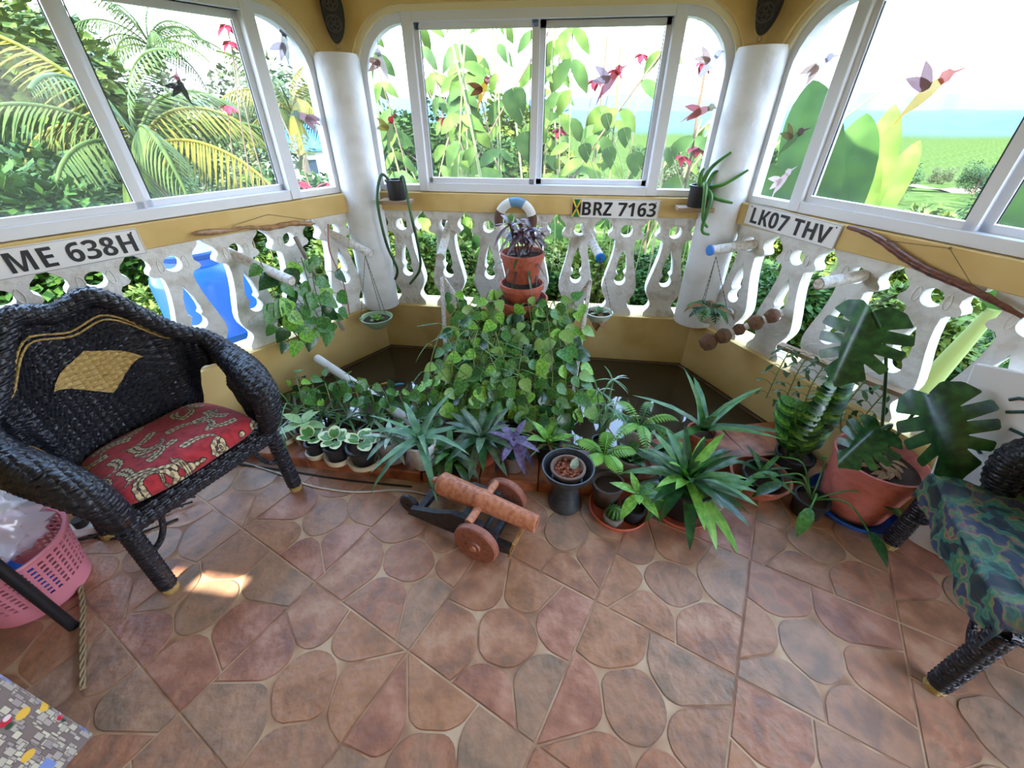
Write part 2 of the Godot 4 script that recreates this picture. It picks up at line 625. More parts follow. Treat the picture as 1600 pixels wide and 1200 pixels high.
	for i in kp.size() - 1:
		var a: Vector3 = kp[i]
		var e: Vector3 = kp[i + 1]
		var cnt := int(round((e - a).length() / .3))
		for k in cnt:
			b = MB.new()
			b.bar(a.lerp(e, (k + .006) / cnt) + Vector3.UP * .03, a.lerp(e, (k + .994) / cnt) + Vector3.UP * .03, .26, .075, Vector3.UP, .005)
			part(kerb, "tile", b.done(), kt)
	var dark := M("pond_liner", C8(96, 72, 50), 0.7, {"cols": [C8(80, 58, 40), C8(104, 78, 54), C8(88, 72, 48)], "scale": 2.0, "seed": 37})
	var pond := structure("pond_basin", "dark pond basin below the yellow plinth")
	b = MB.new()
	var pp := PackedVector2Array([Vector2(-1.62, -.72), Vector2(-1.62, -1.05), Vector2(-1.1, -1.93), Vector2(1.1, -1.93), Vector2(1.62, -1.05), Vector2(1.2, -.98), Vector2(.45, -.7), Vector2(-.41, -.68)])
	var F := Transform3D(Basis(Vector3.RIGHT, Vector3.BACK, Vector3.UP), Vector3.ZERO)
	b.prism(pp, -.36, -.3, F)
	for i in [5, 6, 7]:
		var a2 := pp[i]
		var e2 := pp[(i + 1) % 8]
		b.bar(Vector3(a2.x, -.15, a2.y), Vector3(e2.x, -.15, e2.y), .04, .34)
	for i in [1, 2, 3]:
		var a3 := pp[i] * .985
		var e3 := pp[i + 1] * .985
		b.bar(Vector3(a3.x, -.14, a3.y), Vector3(e3.x, -.14, e3.y), .02, .33)
	part(pond, "liner", b.done(), dark)
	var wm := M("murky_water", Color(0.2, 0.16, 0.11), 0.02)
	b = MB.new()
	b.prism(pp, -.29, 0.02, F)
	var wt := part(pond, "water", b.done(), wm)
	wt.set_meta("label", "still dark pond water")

# ---------------------------------------------------------------- furniture and ornaments
func smooth(a: float, b: float, x: float) -> float:
	var t: float = clamp((x - a) / (b - a), 0.0, 1.0)
	return t * t * (3 - 2 * t)

func catmull(p: Array, per: int) -> Array:
	var out := []
	for i in p.size() - 1:
		var a: Vector3 = p[max(i - 1, 0)]
		var b: Vector3 = p[i]
		var c: Vector3 = p[i + 1]
		var d: Vector3 = p[min(i + 2, p.size() - 1)]
		for k in per:
			out.append(b.cubic_interpolate(c, a, d, float(k) / per))
	out.append(p[-1])
	return out

func chair_back(s: float, t: float) -> Vector3:
	var a: float = abs(s)
	var top := 0.72 + 0.24 * (1.0 - smooth(0.25, 1.0, a)) - 0.02 * cos(s * 9.0) * (1.0 - a)
	var bot := 0.40 + 0.2 * smooth(0.6, 0.82, a)
	var y: float = lerp(bot, top, t)
	return Vector3(s * 0.36, y, -0.42 - 0.16 * (y - 0.4) + 0.14 * s * s)

func wicker_chair(called: String, label: String, at: Vector3, turn: float, arm_front: float, gold: bool) -> Node3D:
	var t := thing(called, label, "armchair", at, turn, "black wicker armchairs")
	var wk := M("wicker", C8(26, 26, 34), 0.38, {"cols": [C8(16, 16, 22), C8(34, 34, 44), C8(24, 24, 30), C8(52, 52, 64)], "scale": 9.0, "seed": 61, "freq": 0.05, "contrast": 2.0})
	if wk.normal_texture == null:
		var wi := Image.create(64, 64, false, Image.FORMAT_RGBA8)
		for y in 64:
			for x in 64:
				var over := (int(x / 16) + int(y / 8)) % 2 == 0
				var h: float = (sin(PI * fmod(y, 8.0) / 8.0) if over else .55 * sin(PI * fmod(x, 16.0) / 16.0)) * (.75 + .25 * sin(PI * fmod(x, 16.0) / 16.0))
				wi.set_pixel(x, y, Color(h, h, h))
		wi.bump_map_to_normal_map(6.0)
		wk.normal_enabled = true
		wk.normal_texture = ImageTexture.create_from_image(wi)
		wk.normal_scale = 1.0
	var gm := M("gold_wicker", C8(176, 146, 84), 0.5, {"cols": [C8(140, 110, 60), C8(190, 160, 96), C8(160, 130, 74)], "scale": 12.0, "seed": 62, "freq": 0.06})
	if gm.normal_texture == null:
		gm.normal_enabled = true
		gm.normal_texture = wk.normal_texture
	# woven back
	var b := MB.new()
	var nx := 64
	var ny := 40
	b.g(0xffffffff)
	for side in 2:
		for i in nx:
			for j in ny:
				var q := []
				for k in [[0, 0], [1, 0], [1, 1], [0, 1]]:
					var s: float = -1.0 + 2.0 * (i + k[0]) / nx
					var tt: float = float(j + k[1]) / ny
					var w := 0.0032 * (1.0 if (i + k[0] + j + k[1]) % 2 == 0 else -1.0)
					q.append(chair_back(s, tt) + Vector3(0, 0, w if side == 0 else -0.022))
				if side == 0: b.quad(q[0], q[3], q[2], q[1])
				else: b.quad(q[0], q[1], q[2], q[3])
	part(t, "backrest", b.done(), wk)
	# the padded roll that runs up one arm, over the back and down the other arm
	var ctrl := []
	var f := arm_front
	for p in [[.275, .39, f + .0, .035], [.285, .47, f + .035, .046], [.305, .555, f + .02, .058], [.33, .60, f - .07, .066], [.35, .62, f - .16, .066], [.362, .655, (f - .16 - .27) / 2 - .05, .056]]:
		ctrl.append([Vector3(p[0], p[1], p[2]), p[3]])
	for s in [.96, .8, .62, .45, .3, .15, 0.0]:
		ctrl.append([chair_back(s, 1.0), .036])
	var pts := []
	var rads := []
	for sx in [1, -1]:
		var seq := range(ctrl.size()) if sx > 0 else range(ctrl.size() - 2, -1, -1)
		for i in seq:
			var v: Vector3 = ctrl[i][0]
			pts.append(Vector3(v.x * sx, v.y, v.z)); rads.append(ctrl[i][1])
	var fine := catmull(pts, 10)
	var fr := []
	for i in fine.size():
		var k: int = min(i / 10, rads.size() - 2)
		fr.append(lerp(float(rads[k]), float(rads[k + 1]), (i % 10) / 10.0) + (0.003 if i % 2 == 0 else -0.002))
	b = MB.new()
	b.tube(fine, fr, 12)
	part(t, "arm_roll", b.done(), wk)
	for sx in [-1.0, 1.0]:
		b = MB.new()
		b.g(0xffffffff)
		for i in 14:
			for j in 14:
				var q := []
				for k in [[0, 0], [1, 0], [1, 1], [0, 1]]:
					var u: float = (i + k[0]) / 14.0
					var v: float = (j + k[1]) / 14.0
					var z: float = lerp(f - 0.005, f - .24, u)
					var bot: float = .39 + .14 * smooth(.55, 1.0, u)
					var w := 0.0025 * (1.0 if (i + k[0] + j + k[1]) % 2 == 0 else -1.0)
					q.append(Vector3(sx * (lerp(.272, .30, u) + .03 * v + w), lerp(bot, lerp(.50, .62, min(u * 2.5, 1.0)), v), z))
				b.quad(q[0], q[1], q[2], q[3])
		part(t, "arm_panel", b.done(), wk)
	# seat frame and woven seat
	b = MB.new()
	var wrap := func(mb: MB, a: Vector3, e: Vector3, r: float):
		var n := int((e - a).length() / 0.009)
		var pp := []
		var rr := []
		for k in n + 1:
			pp.append(a.lerp(e, float(k) / n)); rr.append(r + (0.0018 if k % 2 == 0 else -0.0012))
		mb.tube(pp, rr, 10)
	wrap.call(b, Vector3(-.29, .345, 0), Vector3(.29, .345, 0), .027)
	wrap.call(b, Vector3(-.27, .375, -.01), Vector3(.27, .375, -.01), .016)
	for sx in [-1, 1]: wrap.call(b, Vector3(sx * .28, .345, 0), Vector3(sx * .25, .345, -.44), .024)
	wrap.call(b, Vector3(-.25, .345, -.44), Vector3(.25, .345, -.44), .022)
	part(t, "seat_frame", b.done(), wk)
	b = MB.new()
	b.box(Vector3(0, .365, -.22), Vector3(.5, .02, .42))
	part(t, "seat", b.done(), wk)
	for q in [[1, 0.0], [-1, 0.0], [1, -.44], [-1, -.44]]:
		b = MB.new()
		var front: bool = q[1] > -.1
		var top := Vector3(q[0] * (.28 if front else .25), .345, q[1])
		var ft := Vector3(q[0] * (.287 if front else .27), .03, q[1] + (.004 if front else -.05))
		wrap.call(b, top, ft, .031 if front else .026)
		if front:
			var br := []
			for k in 9:
				var a := k * PI / 16
				br.append(Vector3(q[0] * (.275 - .09 * sin(a)), .345 - .14 * cos(a), 0))
			b.tube(br, .011, 8)
		var lg := part(t, "leg", b.done(), wk)
		b = MB.new()
		b.lathe([Vector2(0, 0), Vector2(.026, 0), Vector2(.03, .012), Vector2(.028, .034), Vector2(0, .034)], 12, Transform3D(Basis(), Vector3(ft.x, 0, ft.z)))
		part(lg, "foot_tip", b.done(), gm)
	if gold:
		b = MB.new()
		b.g(0xffffffff)
		for i in 9:
			for j in 9:
				var q := []
				for k in [[0, 0], [1, 0], [1, 1], [0, 1]]:
					var u: float = (i + k[0]) / 9.0 - .5
					var v: float = (j + k[1]) / 9.0 - .5
					var s := (u + v) * .40
					var tt := .56 + (v - u) * .17
					q.append(chair_back(s, tt) + Vector3(0, 0, .0075 + (.003 if (i + k[0] + j + k[1]) % 2 == 0 else -.001)))
				b.quad(q[0], q[3], q[2], q[1])
		part(t, "gold_diamond", b.done(), gm, Transform3D(), "gold woven diamond on the backrest")
		b = MB.new()
		for o in [0.84, 0.87]:
			var line := []
			for k in 33:
				var s := -0.9 + 1.8 * k / 32
				line.append(chair_back(s, o) + Vector3(0, 0, .006))
			b.tube(line, .004, 6)
		part(t, "gold_braid", b.done(), gm, Transform3D(), "gold braid line along the backrest")
	return t

func disc(im: Image, p: Vector2, r: float, c: Color):
	var w := im.get_width()
	for y in range(int(p.y - r), int(p.y + r) + 1):
		for x in range(int(p.x - r), int(p.x + r) + 1):
			if Vector2(x, y).distance_squared_to(p) <= r * r:
				im.set_pixel(posmod(x, w), posmod(y, w), c)

func scroll_texture() -> ImageTexture:
	var im := noise_img(81, 0.03, [C8(136, 22, 34), C8(164, 36, 44), C8(178, 46, 52)], 512, 4, 1.4)
	var r := RandomNumberGenerator.new()
	r.seed = 12
	for n in 36:
		var base := Vector2((n % 6) * 85 + r.randf_range(-16, 16), int(n / 6) * 85 + r.randf_range(-16, 16) + (n % 2) * 40)
		var dir := r.randf_range(0, TAU)
		var bend := r.randf_range(0.02, 0.045) * (1 if n % 2 == 0 else -1)
		var spine := []
		var p := base
		for k in 60:
			spine.append([p, dir])
			p += Vector2.from_angle(dir) * 2.0
			dir += bend * (0.5 + k / 40.0)
		for layer in 3:
			for k in range(0, 60, 2):
				var f := 1.0 - k / 64.0
				var lobe: float = (0.55 + 0.45 * abs(sin(k * 0.32))) * f
				for s in [-1, 1]:
					var q: Vector2 = spine[k][0] + Vector2.from_angle(spine[k][1] + s * PI / 2) * 13.0 * lobe
					if layer == 0: disc(im, q, 6.5 * f + 3.0, C8(34, 20, 24))
					if layer == 1: disc(im, q, 6.0 * f + 0.8, C8(200, 182, 140) if k % 8 < 4 else C8(140, 122, 96))
				if layer == 2: disc(im, spine[k][0], 2.0 * f + 0.6, C8(60, 46, 44))
	return ImageTexture.create_from_image(im)

func pillow_mesh(w0: float, w1: float, d: float, h: float, uvs: float) -> Mesh:
	var st := SurfaceTool.new()
	st.begin(Mesh.PRIMITIVE_TRIANGLES)
	st.set_smooth_group(1)
	var n := 28
	for side in [1.0, -1.0]:
		for i in n:
			for j in n:
				var q := []
				for k in [[0, 0], [1, 0], [1, 1], [0, 1]]:
					var u: float = -1.0 + 2.0 * (i + k[0]) / n
					var v: float = -1.0 + 2.0 * (j + k[1]) / n
					var e: float = pow(max(0.0, 1.0 - pow(abs(u), 5.0)), 0.45) * pow(max(0.0, 1.0 - pow(abs(v), 5.0)), 0.45)
					var rx: float = u * sqrt(1.0 - 0.18 * v * v)
					var rv: float = v * sqrt(1.0 - 0.18 * u * u)
					q.append([Vector3(rx * lerp(w1, w0, v * .5 + .5), side * e * h * .5 * (1.0 + .06 * sin(u * 5.0 + v * 3.0)), rv * d), Vector2(u, v) * uvs])
				var od := [0, 3, 2, 1] if side > 0 else [0, 1, 2, 3]
				for tr in [[0, 1, 2], [0, 2, 3]]:
					for k in tr:
						st.set_uv(q[od[k]][1])
						st.add_vertex(q[od[k]][0])
	st.generate_normals()
	return st.commit()

func text_part(parent: Node3D, called: String, s: String, h: float, width: float, at: Vector3, m: Material, center := true):
	var tm := TextMesh.new()
	var fo := SystemFont.new()
	fo.font_names = PackedStringArray(["Droid Sans"])
	fo.font_weight = 700
	tm.font = fo
	tm.text = s
	tm.font_size = 64
	tm.pixel_size = h / 0.714 / 64.0
	tm.depth = 0.003
	var bb := tm.get_aabb()
	var k: float = width / max(bb.size.x, 1e-4)
	var o := part(parent, called, tm, m, Transform3D(Basis.from_scale(Vector3(k, 1, 1)), at - Vector3((bb.position.x + bb.size.x / 2) * k, bb.position.y + bb.size.y / 2, 0)))
	return o

func plate(label: String, s: String, side: String, x: float, y: float, turn: float, tw: float, tx: float, flag: bool):
	var xf := wall_xf(side)
	var t := thing("number_plate", label, "number plate", xf * Vector3(x, y, .004), 0, "number plates on the yellow rails")
	t.basis = xf.basis * Basis(Vector3.BACK, turn)
	var pm := M("plate_white", C8(232, 230, 228), 0.35)
	var ink := M("plate_ink", C8(24, 22, 28), 0.5)
	var b := MB.new()
	b.box(Vector3(0, 0, .002), Vector3(.52, .111, .004), Basis(), .0015)
	part(t, "backing", b.done(), pm)
	b = MB.new()
	for q in [[0, .0525, .516, .0025], [0, -.0525, .516, .0025], [-.257, 0, .0025, .107], [.257, 0, .0025, .107]]:
		b.box(Vector3(q[0], q[1], .0045), Vector3(q[2], q[3], .001))
	part(t, "border", b.done(), M("plate_edge", C8(150, 148, 150), 0.4))
	text_part(t, "lettering", s, .076, tw, Vector3(tx, 0, .0045), ink)
	for sx in [-1, 1]:
		b = MB.new()
		b.lathe([Vector2(.004, 0), Vector2(.003, .002), Vector2(0, .0025)], 8, Transform3D(Basis(Vector3.RIGHT, PI / 2), Vector3(sx * .235, .04, .004)))
		part(t, "screw", b.done(), ink)
	if flag:
		b = MB.new()
		b.box(Vector3(-.232, 0, .0048), Vector3(.05, .1, .001))
		part(t, "flag_green", b.done(), M("flag_g", C8(20, 116, 62), 0.5))
		b = MB.new()
		for sx in [-1, 1]: b.prism(PackedVector2Array([Vector2(-.232 + sx * .025, .048), Vector2(-.232 + sx * .025, -.048), Vector2(-.232 + sx * .004, 0)]), .0054, .0058)
		part(t, "flag_black", b.done(), ink)
		b = MB.new()
		for sx in [-1, 1]: b.bar(Vector3(-.232 - .025, .05 * sx, .006), Vector3(-.232 + .025, -.05 * sx, .006), .009, .0008, Vector3.BACK)
		part(t, "flag_cross", b.done(), M("flag_y", C8(232, 202, 60), 0.5))

func pot_mesh(rt: float, rb: float, h: float, rim := 0.012) -> Mesh:
	var key := "pot%.3f_%.3f_%.3f_%.3f" % [rt, rb, h, rim]
	if cache.has(key): return cache[key]
	var b := MB.new()
	b.lathe([Vector2(0, .0), Vector2(rb, 0), Vector2(rb + .003, .004), Vector2(rt - .002, h - rim * 1.6), Vector2(rt + .004, h - rim * 1.5), Vector2(rt + .005, h - .002), Vector2(rt + .002, h), Vector2(rt - .006, h), Vector2(rt - .009, h - .02), Vector2(rb - .004, h * .3), Vector2(0, h * .3)], 28)
	cache[key] = b.done()
	return cache[key]

func soil_mesh(r: float) -> Mesh:
	var b := MB.new()
	b.lathe([Vector2(r, 0), Vector2(r * .7, .006), Vector2(r * .4, .003), Vector2(0, .007)], 20)
	return b.done()

func saucer(label: String, at: Vector3, r: float, col: Color, h := 0.03, group := ""):
	var b := MB.new()
	b.lathe([Vector2(0, 0), Vector2(r * .86, 0), Vector2(r, h), Vector2(r - .004, h + .003), Vector2(r - .009, h), Vector2(r * .84, .006), Vector2(0, .006)], 36)
	return single("saucer", label, "saucer", b.done(), M("saucer%s" % col.to_html(), col, .5), Transform3D(Basis(), at), group)

func pot(t: Node3D, rt: float, rb: float, h: float, m: Material, rim := .012, label := ""):
	part(t, "pot", pot_mesh(rt, rb, h, rim), m, Transform3D(), label)
	part(t, "soil", soil_mesh(rt - .008), M("soil", C8(58, 40, 28), .95, {"cols": [C8(36, 24, 18), C8(74, 52, 36), C8(50, 36, 26)], "scale": 14.0, "seed": 71, "freq": .05, "bump": 4.0}), Transform3D(Basis(), Vector3(0, h - .024, 0)))

func bird(side: String, x: float, y: float, size: float, flip: float, tilt: float, body: Color, wing: Color, head: Color, wing_a: float, label: String):
	var xf := wall_xf(side)
	var t := thing("bird_decal", label, "window decal", xf * Vector3(x, y, -.05 if abs(x) < .68 and x < 0 else (-.081 if abs(x) < .68 else -.0725)), 0, "hummingbird decals on the window panes")
	t.basis = xf.basis * Basis(Vector3.BACK, tilt) * Basis.from_scale(Vector3(flip * size * 1.2, size * 1.2, 1))
	var P := func(a: Array) -> PackedVector2Array:
		var o := PackedVector2Array()
		for q in a: o.append(Vector2(q[0], q[1]))
		return o
	var b := MB.new()
	b.prism(round_poly(P.call([[-.46, -.34], [-.28, -.17], [-.1, -.12], [.1, .0], [.22, .12], [.14, .2], [-.02, .16], [-.16, .04], [-.3, -.12]]), .03, 1), .0, .0012)
	part(t, "body", b.done(), M("bird%s" % body.to_html(), body, .5, {"backlight": body, "alpha": .8}))
	b = MB.new()
	b.prism(P.call([[.12, .17], [.17, .08], [.26, .1], [.31, .17], [.5, .2], [.31, .215], [.25, .27], [.16, .26]]), .0002, .0016)
	part(t, "head", b.done(), M("bird%s" % head.to_html(), head, .5, {"backlight": head, "alpha": .8}))
	for k in 2:
		b = MB.new()
		var r := Transform3D(Basis(Vector3.BACK, wing_a + k * .75), Vector3(-.02 + k * .05, .07, 0))
		b.prism(round_poly(P.call([[0, -.04], [.1, -.1], [.28, -.1], [.46, -.02], [.26, .05], [.08, .07]]), .03, 1), .0004 + k * .0008, .0018 + k * .0008, r)
		part(t, "wing", b.done(), M("bird%s" % wing.to_html(), wing, .5, {"backlight": wing, "alpha": .8}))

func build_furniture():
	# armchair with the red cushion
	wicker_chair("wicker_armchair", "black wicker armchair with gold diamond back and red scroll cushion", Vector3(-1.1115, .006, -.179), deg_to_rad(70.5), 0.0, true)
	var cm := StandardMaterial3D.new()
	cm.albedo_texture = scroll_texture()
	cm.roughness = .85
	cm.rim_enabled = true
	cm.rim = .2
	var cxf := Transform3D(Basis(Vector3.UP, deg_to_rad(70.5)), Vector3(-1.1115, .006, -.179))
	single("seat_cushion", "red cushion with cream leaf scrolls on the black armchair", "cushion", pillow_mesh(.272, .245, .215, .11, .46), cm, cxf * Transform3D(Basis(Vector3.RIGHT, deg_to_rad(-3)), Vector3(0, .432, -.19)))
	# armchair under the flowered cloth
	var t2 := Transform3D(Basis(Vector3.UP, deg_to_rad(-108.2)), Vector3(1.5895, .006, -.204))
	wicker_chair("wicker_armchair", "black wicker armchair half covered by a flowered green cloth", t2.origin, deg_to_rad(-108.2), -.16, false)
	var b := MB.new()
	b.g(1)
	var fn := FastNoiseLite.new()
	fn.seed = 5
	fn.frequency = 5.0
	var cp := func(i: int, j: int, dy: float) -> Vector3:
		var u := -1.0 + 2.0 * i / 30.0
		var v := float(j) / 34.0
		var x := u * .305
		var z: float = lerp(.035, -.40, v)
		var y: float = .415 + .035 * (1.0 - smooth(0, .22, v)) * 0.0 + .012 * fn.get_noise_2d(x * 3.0, z * 3.0) + .02 * smooth(.5, 1.0, abs(u))
		if v < .14:
			var f := 1.0 - v / .14
			y -= .12 * f * f
			z = .035 - .02 * f * sin(u * 9.0) * .5
		if abs(u) > .9: y -= (abs(u) - .9) * .35
		return Vector3(x * (1.0 + .02 * sin(v * 14.0)), y + dy, z)
	for dy in [0.0, -.006]:
		for i in 30:
			for j in 34:
				var q := [cp.call(i, j, dy), cp.call(i + 1, j, dy), cp.call(i + 1, j + 1, dy), cp.call(i, j + 1, dy)]
				if dy == 0.0: b.quad(q[0], q[1], q[2], q[3])
				else: b.quad(q[3], q[2], q[1], q[0])
	var clm := M("flower_cloth", Color.WHITE, .55, {"cols": [C8(22, 34, 46), C8(40, 92, 84), C8(64, 124, 112), C8(52, 96, 66), C8(60, 110, 80), C8(120, 128, 70), C8(150, 84, 88), C8(44, 58, 84)], "scale": 2.6, "seed": 91, "freq": .014, "contrast": 2.6, "oct": 3})
	single("seat_cloth", "green flowered cloth spread over the wicker armchair", "cloth", b.done(), clm, t2)
	# number plates
	plate("white number plate LK07 THV on the yellow rail", "LK07 THV", "right", -.675, 1.078, -.03, .44, 0, false)
	plate("white number plate BRZ 7163 with green flag", "BRZ 7163", "front", .498, 1.062, 0.0, .44, .022, true)
	plate("white number plate reading 638H above the armchair", "ME 638H", "left", -.345, 1.062, 0.0, .41, .03, false)
	# carved spoon and carved snake stick hung from strings
	var wood := M("spoon_wood", C8(146, 104, 62), .55, {"cols": [C8(120, 82, 48), C8(156, 114, 70), C8(174, 132, 84)], "scale": 5.0, "seed": 33, "freq": .02})
	var xf := wall_xf("left")
	var t := thing("carved_spoon", "long carved wooden spoon hanging on the yellow rail", "spoon", xf * Vector3(.44, 1.03, .012))
	t.basis = xf.basis * Basis(Vector3.BACK, -.085)
	b = MB.new()
	var pp := []
	var rr := []
	for k in 21:
		var u := k / 20.0
		pp.append(Vector3(-.33 + u * .2, 0, .012)); rr.append(.004 + .04 * pow(sin(PI * pow(u, .8)), .8))
	b.tube(pp, rr, 12, true, .3)
	part(t, "spoon_bowl", b.done(), wood)
	b = MB.new()
	pp = []; rr = []
	for k in 25:
		var u := k / 24.0
		pp.append(Vector3(-.15 + u * .48, .006 * sin(u * 12.0), .012)); rr.append(.013 + .003 * sin(u * 38.0) + (.006 if u > .25 and u < .9 else 0.0) - (.014 * max(0.0, u - .88) / .12))
	b.tube(pp, rr, 10, true, .7)
	part(t, "spoon_handle", b.done(), wood)
	b = MB.new()
	b.tube([Vector3(-.15, .02, .02), Vector3(.05, .062, .006), Vector3(.26, .02, .02)], .0015, 5)
	part(t, "hanging_string", b.done(), M("string", C8(120, 96, 60), .9))
	xf = wall_xf("right")
	var dw := M("snake_wood", C8(92, 52, 40), .4, {"cols": [C8(68, 36, 28), C8(104, 60, 46), C8(120, 74, 56)], "scale": 6.0, "seed": 34, "freq": .02})
	t = thing("carved_stick", "dark carved snake-shaped stick hanging beside the number plate", "carving", xf * Vector3(-.06, 1.05, .014))
	t.basis = xf.basis * Basis(Vector3.BACK, -.235)
	b = MB.new()
	pp = []; rr = []
	for k in 41:
		var u := k / 40.0
		pp.append(Vector3(-.33 + u * .68, .016 * sin(u * 9.0) * (1.0 - u), .014)); rr.append(.004 + .016 * pow(sin(PI * clamp(u * .9 + .06, 0, 1)), .6) + .0015 * sin(u * 70.0))
	b.tube(pp, rr, 10, true, .8)
	part(t, "stick", b.done(), dw)
	b = MB.new()
	b.tube([Vector3(-.2, .01, .022), Vector3(.03, .085, .004), Vector3(.19, .01, .022)], .0015, 5)
	b.lathe([Vector2(.006, 0), Vector2(.004, .006), Vector2(0, .007)], 8, Transform3D(Basis(Vector3.RIGHT, PI / 2), Vector3(.03, .085, 0)))
	part(t, "hanging_string", b.done(), M("string", C8(120, 96, 60), .9))
	# life ring
	t = thing("life_ring", "small decorative life ring with blue and white bands", "ornament", Vector3(-.11, .985, -1.905))
	for k in 8:
		b = MB.new()
		pp = []
		for j in 7: pp.append(Vector3(cos(TAU * (k + j / 6.0) / 8 + .3) * .108, sin(TAU * (k + j / 6.0) / 8 + .3) * .108, 0))
		b.tube(pp, .028, 12)
		part(t, "band", b.done(), M("ring%d" % (k % 4), [C8(228, 226, 220), C8(104, 146, 178), C8(222, 220, 214), C8(96, 62, 46)][k % 4], .6))
	# black carved masks at the pillar heads
	for sx in [-1, 1]:
		t = thing("wall_mask", "dark carved mask over the %s" % ("pillar beside the trailing cactus" if sx < 0 else "pillar beside the number plate LK07"), "carving", Vector3(sx * 1.06, 1.98, -1.86), -sx * .52, "dark carved masks")
		var mm := M("mask", C8(34, 30, 30), .5, {"cols": [C8(20, 18, 18), C8(44, 38, 36), C8(30, 26, 26)], "scale": 8.0, "seed": 35, "bump": 2.0})
		b = MB.new()
		var ol := PackedVector2Array()
		for k in 28:
			var a := TAU * k / 28
			ol.append(Vector2(cos(a) * (.062 - .018 * pow(abs(sin(a * .5 - .4)), 3)), sin(a) * .125))
		b.prism(ol, -.012, .006)
		b.prism(Geometry2D.offset_polygon(ol, -.012)[0], .006, .018)
		part(t, "plaque", b.done(), mm)
		b = MB.new()
		for k in 2:
			pp = []
			for j in 21: pp.append(Vector3(cos(TAU * j / 20) * .036, -.045 + k * .085 + sin(TAU * j / 20) * .034, .02))
			b.tube(pp, .004, 6)
			for m2 in 4:
				pp = []
				for j in 13: pp.append(Vector3(cos(TAU * j / 12) * .011 + cos(m2 * PI / 2) * .016, -.045 + k * .085 + sin(TAU * j / 12) * .011 + sin(m2 * PI / 2) * .016, .02))
				b.tube(pp, .0028, 5)
		part(t, "carved_relief", b.done(), M("mask_hi", C8(74, 66, 60), .5))
		b = MB.new()
		pp = []
		for j in 13: pp.append(Vector3(cos(TAU * j / 12) * .009, -.137 + sin(TAU * j / 12) * .011, .004))
		b.tube(pp, .002, 5)
		part(t, "ring", b.done(), M("brass", C8(150, 120, 80), .4))
	# toy cannon
	var F := Vector3(.95, 0, .31).normalized()
	t = thing("model_cannon", "wooden model cannon with brown wheels on the tile floor", "cannon", Vector3(-.03, .006, -.33), atan2(-F.z, F.x))
	var brl := M("cannon_wood", C8(172, 104, 72), .45, {"cols": [C8(146, 84, 58), C8(178, 110, 78), C8(190, 124, 90)], "scale": 6.0, "seed": 41, "freq": .025})
	var blk := M("carriage", C8(44, 44, 50), .5, {"cols": [C8(34, 34, 40), C8(56, 56, 62)], "scale": 6.0, "seed": 42})
	var whl := M("cannon_wheel", C8(148, 86, 66), .55, {"cols": [C8(120, 70, 56), C8(158, 94, 72), C8(136, 84, 70)], "scale": 6.0, "seed": 43})
	b = MB.new()
	var bx := Transform3D(Basis(Vector3.BACK, -PI / 2 - .06), Vector3(-.235, .2, 0))
	b.lathe([Vector2(0, -.035), Vector2(.014, -.03), Vector2(.018, -.014), Vector2(.012, 0), Vector2(.04, .002), Vector2(.05, .012), Vector2(.05, .03), Vector2(.047, .19), Vector2(.049, .2), Vector2(.049, .212), Vector2(.043, .222), Vector2(.036, .455), Vector2(.034, .46), Vector2(.018, .46), Vector2(.018, .44), Vector2(0, .44)], 28, bx)
	part(t, "barrel", b.done(), brl)
	b = MB.new()
	b.tube([Vector3(-.02, .182, -.12), Vector3(-.02, .182, .12)], .017, 12)
	part(t, "trunnion", b.done(), brl)
	for sz in [-1, 1]:
		b = MB.new()
		b.prism(PackedVector2Array([Vector2(-.36, .03), Vector2(-.34, .075), Vector2(-.2, .12), Vector2(-.12, .16), Vector2(.02, .165), Vector2(.02, .13), Vector2(.09, .13), Vector2(.09, .1), Vector2(.15, .1), Vector2(.15, .05), Vector2(.05, .04), Vector2(-.2, .03)]), sz * .085 - .012, sz * .085 + .012)
		part(t, "cheek", b.done(), blk)
		b = MB.new()
		b.lathe([Vector2(0, -.018), Vector2(.092, -.018), Vector2(.098, -.012), Vector2(.098, .012), Vector2(.092, .018), Vector2(.03, .018), Vector2(.028, .026), Vector2(.014, .028), Vector2(0, .028)], 32, Transform3D(Basis(Vector3.RIGHT, PI / 2 * sz), Vector3(.02, .098, sz * .135)))
		var w := part(t, "wheel", b.done(), whl)
		b = MB.new()
		b.lathe([Vector2(.016, .026), Vector2(.014, .034), Vector2(0, .036)], 12, Transform3D(Basis(Vector3.RIGHT, PI / 2 * sz), Vector3(.02, .098, sz * .135)))
		part(w, "hub", b.done(), brl)
	b = MB.new()
	b.box(Vector3(.155, .075, 0), Vector3(.012, .1, .19), Basis(Vector3.BACK, -.25))
	part(t, "front_board", b.done(), M("board_wood", C8(176, 132, 78), .6, {"cols": [C8(140, 98, 54), C8(190, 146, 90)], "scale": 8.0, "seed": 44}))
	b = MB.new()
	b.tube([Vector3(.02, .098, -.13), Vector3(.02, .098, .13)], .012, 8)
	part(t, "axle", b.done(), blk)
	for xx in [-.3, -.1, .06]:
		b = MB.new()
		b.box(Vector3(xx, .07, 0), Vector3(.03, .03, .17))
		part(t, "cross_bar", b.done(), blk)
	b = MB.new()
	b.lathe([Vector2(0, -.012), Vector2(.045, -.012), Vector2(.052, -.006), Vector2(.052, .006), Vector2(.045, .012), Vector2(.012, .012), Vector2(.008, .006), Vector2(0, .006)], 24, Transform3D(Basis(Vector3.RIGHT, PI / 2), Vector3(-.375, .052, .06)))
	part(t, "tail_wheel", b.done(), blk)
	# white board with dark green writing, leaning on the right-hand wall
	xf = wall_xf("right")
	t = thing("painted_board", "white board with dark green brush lettering behind the cloth-covered armchair", "sign", xf * Vector3(.63, .04, .10))
	t.basis = xf.basis * Basis(Vector3.RIGHT, -.09) * Basis(Vector3.BACK, .22)
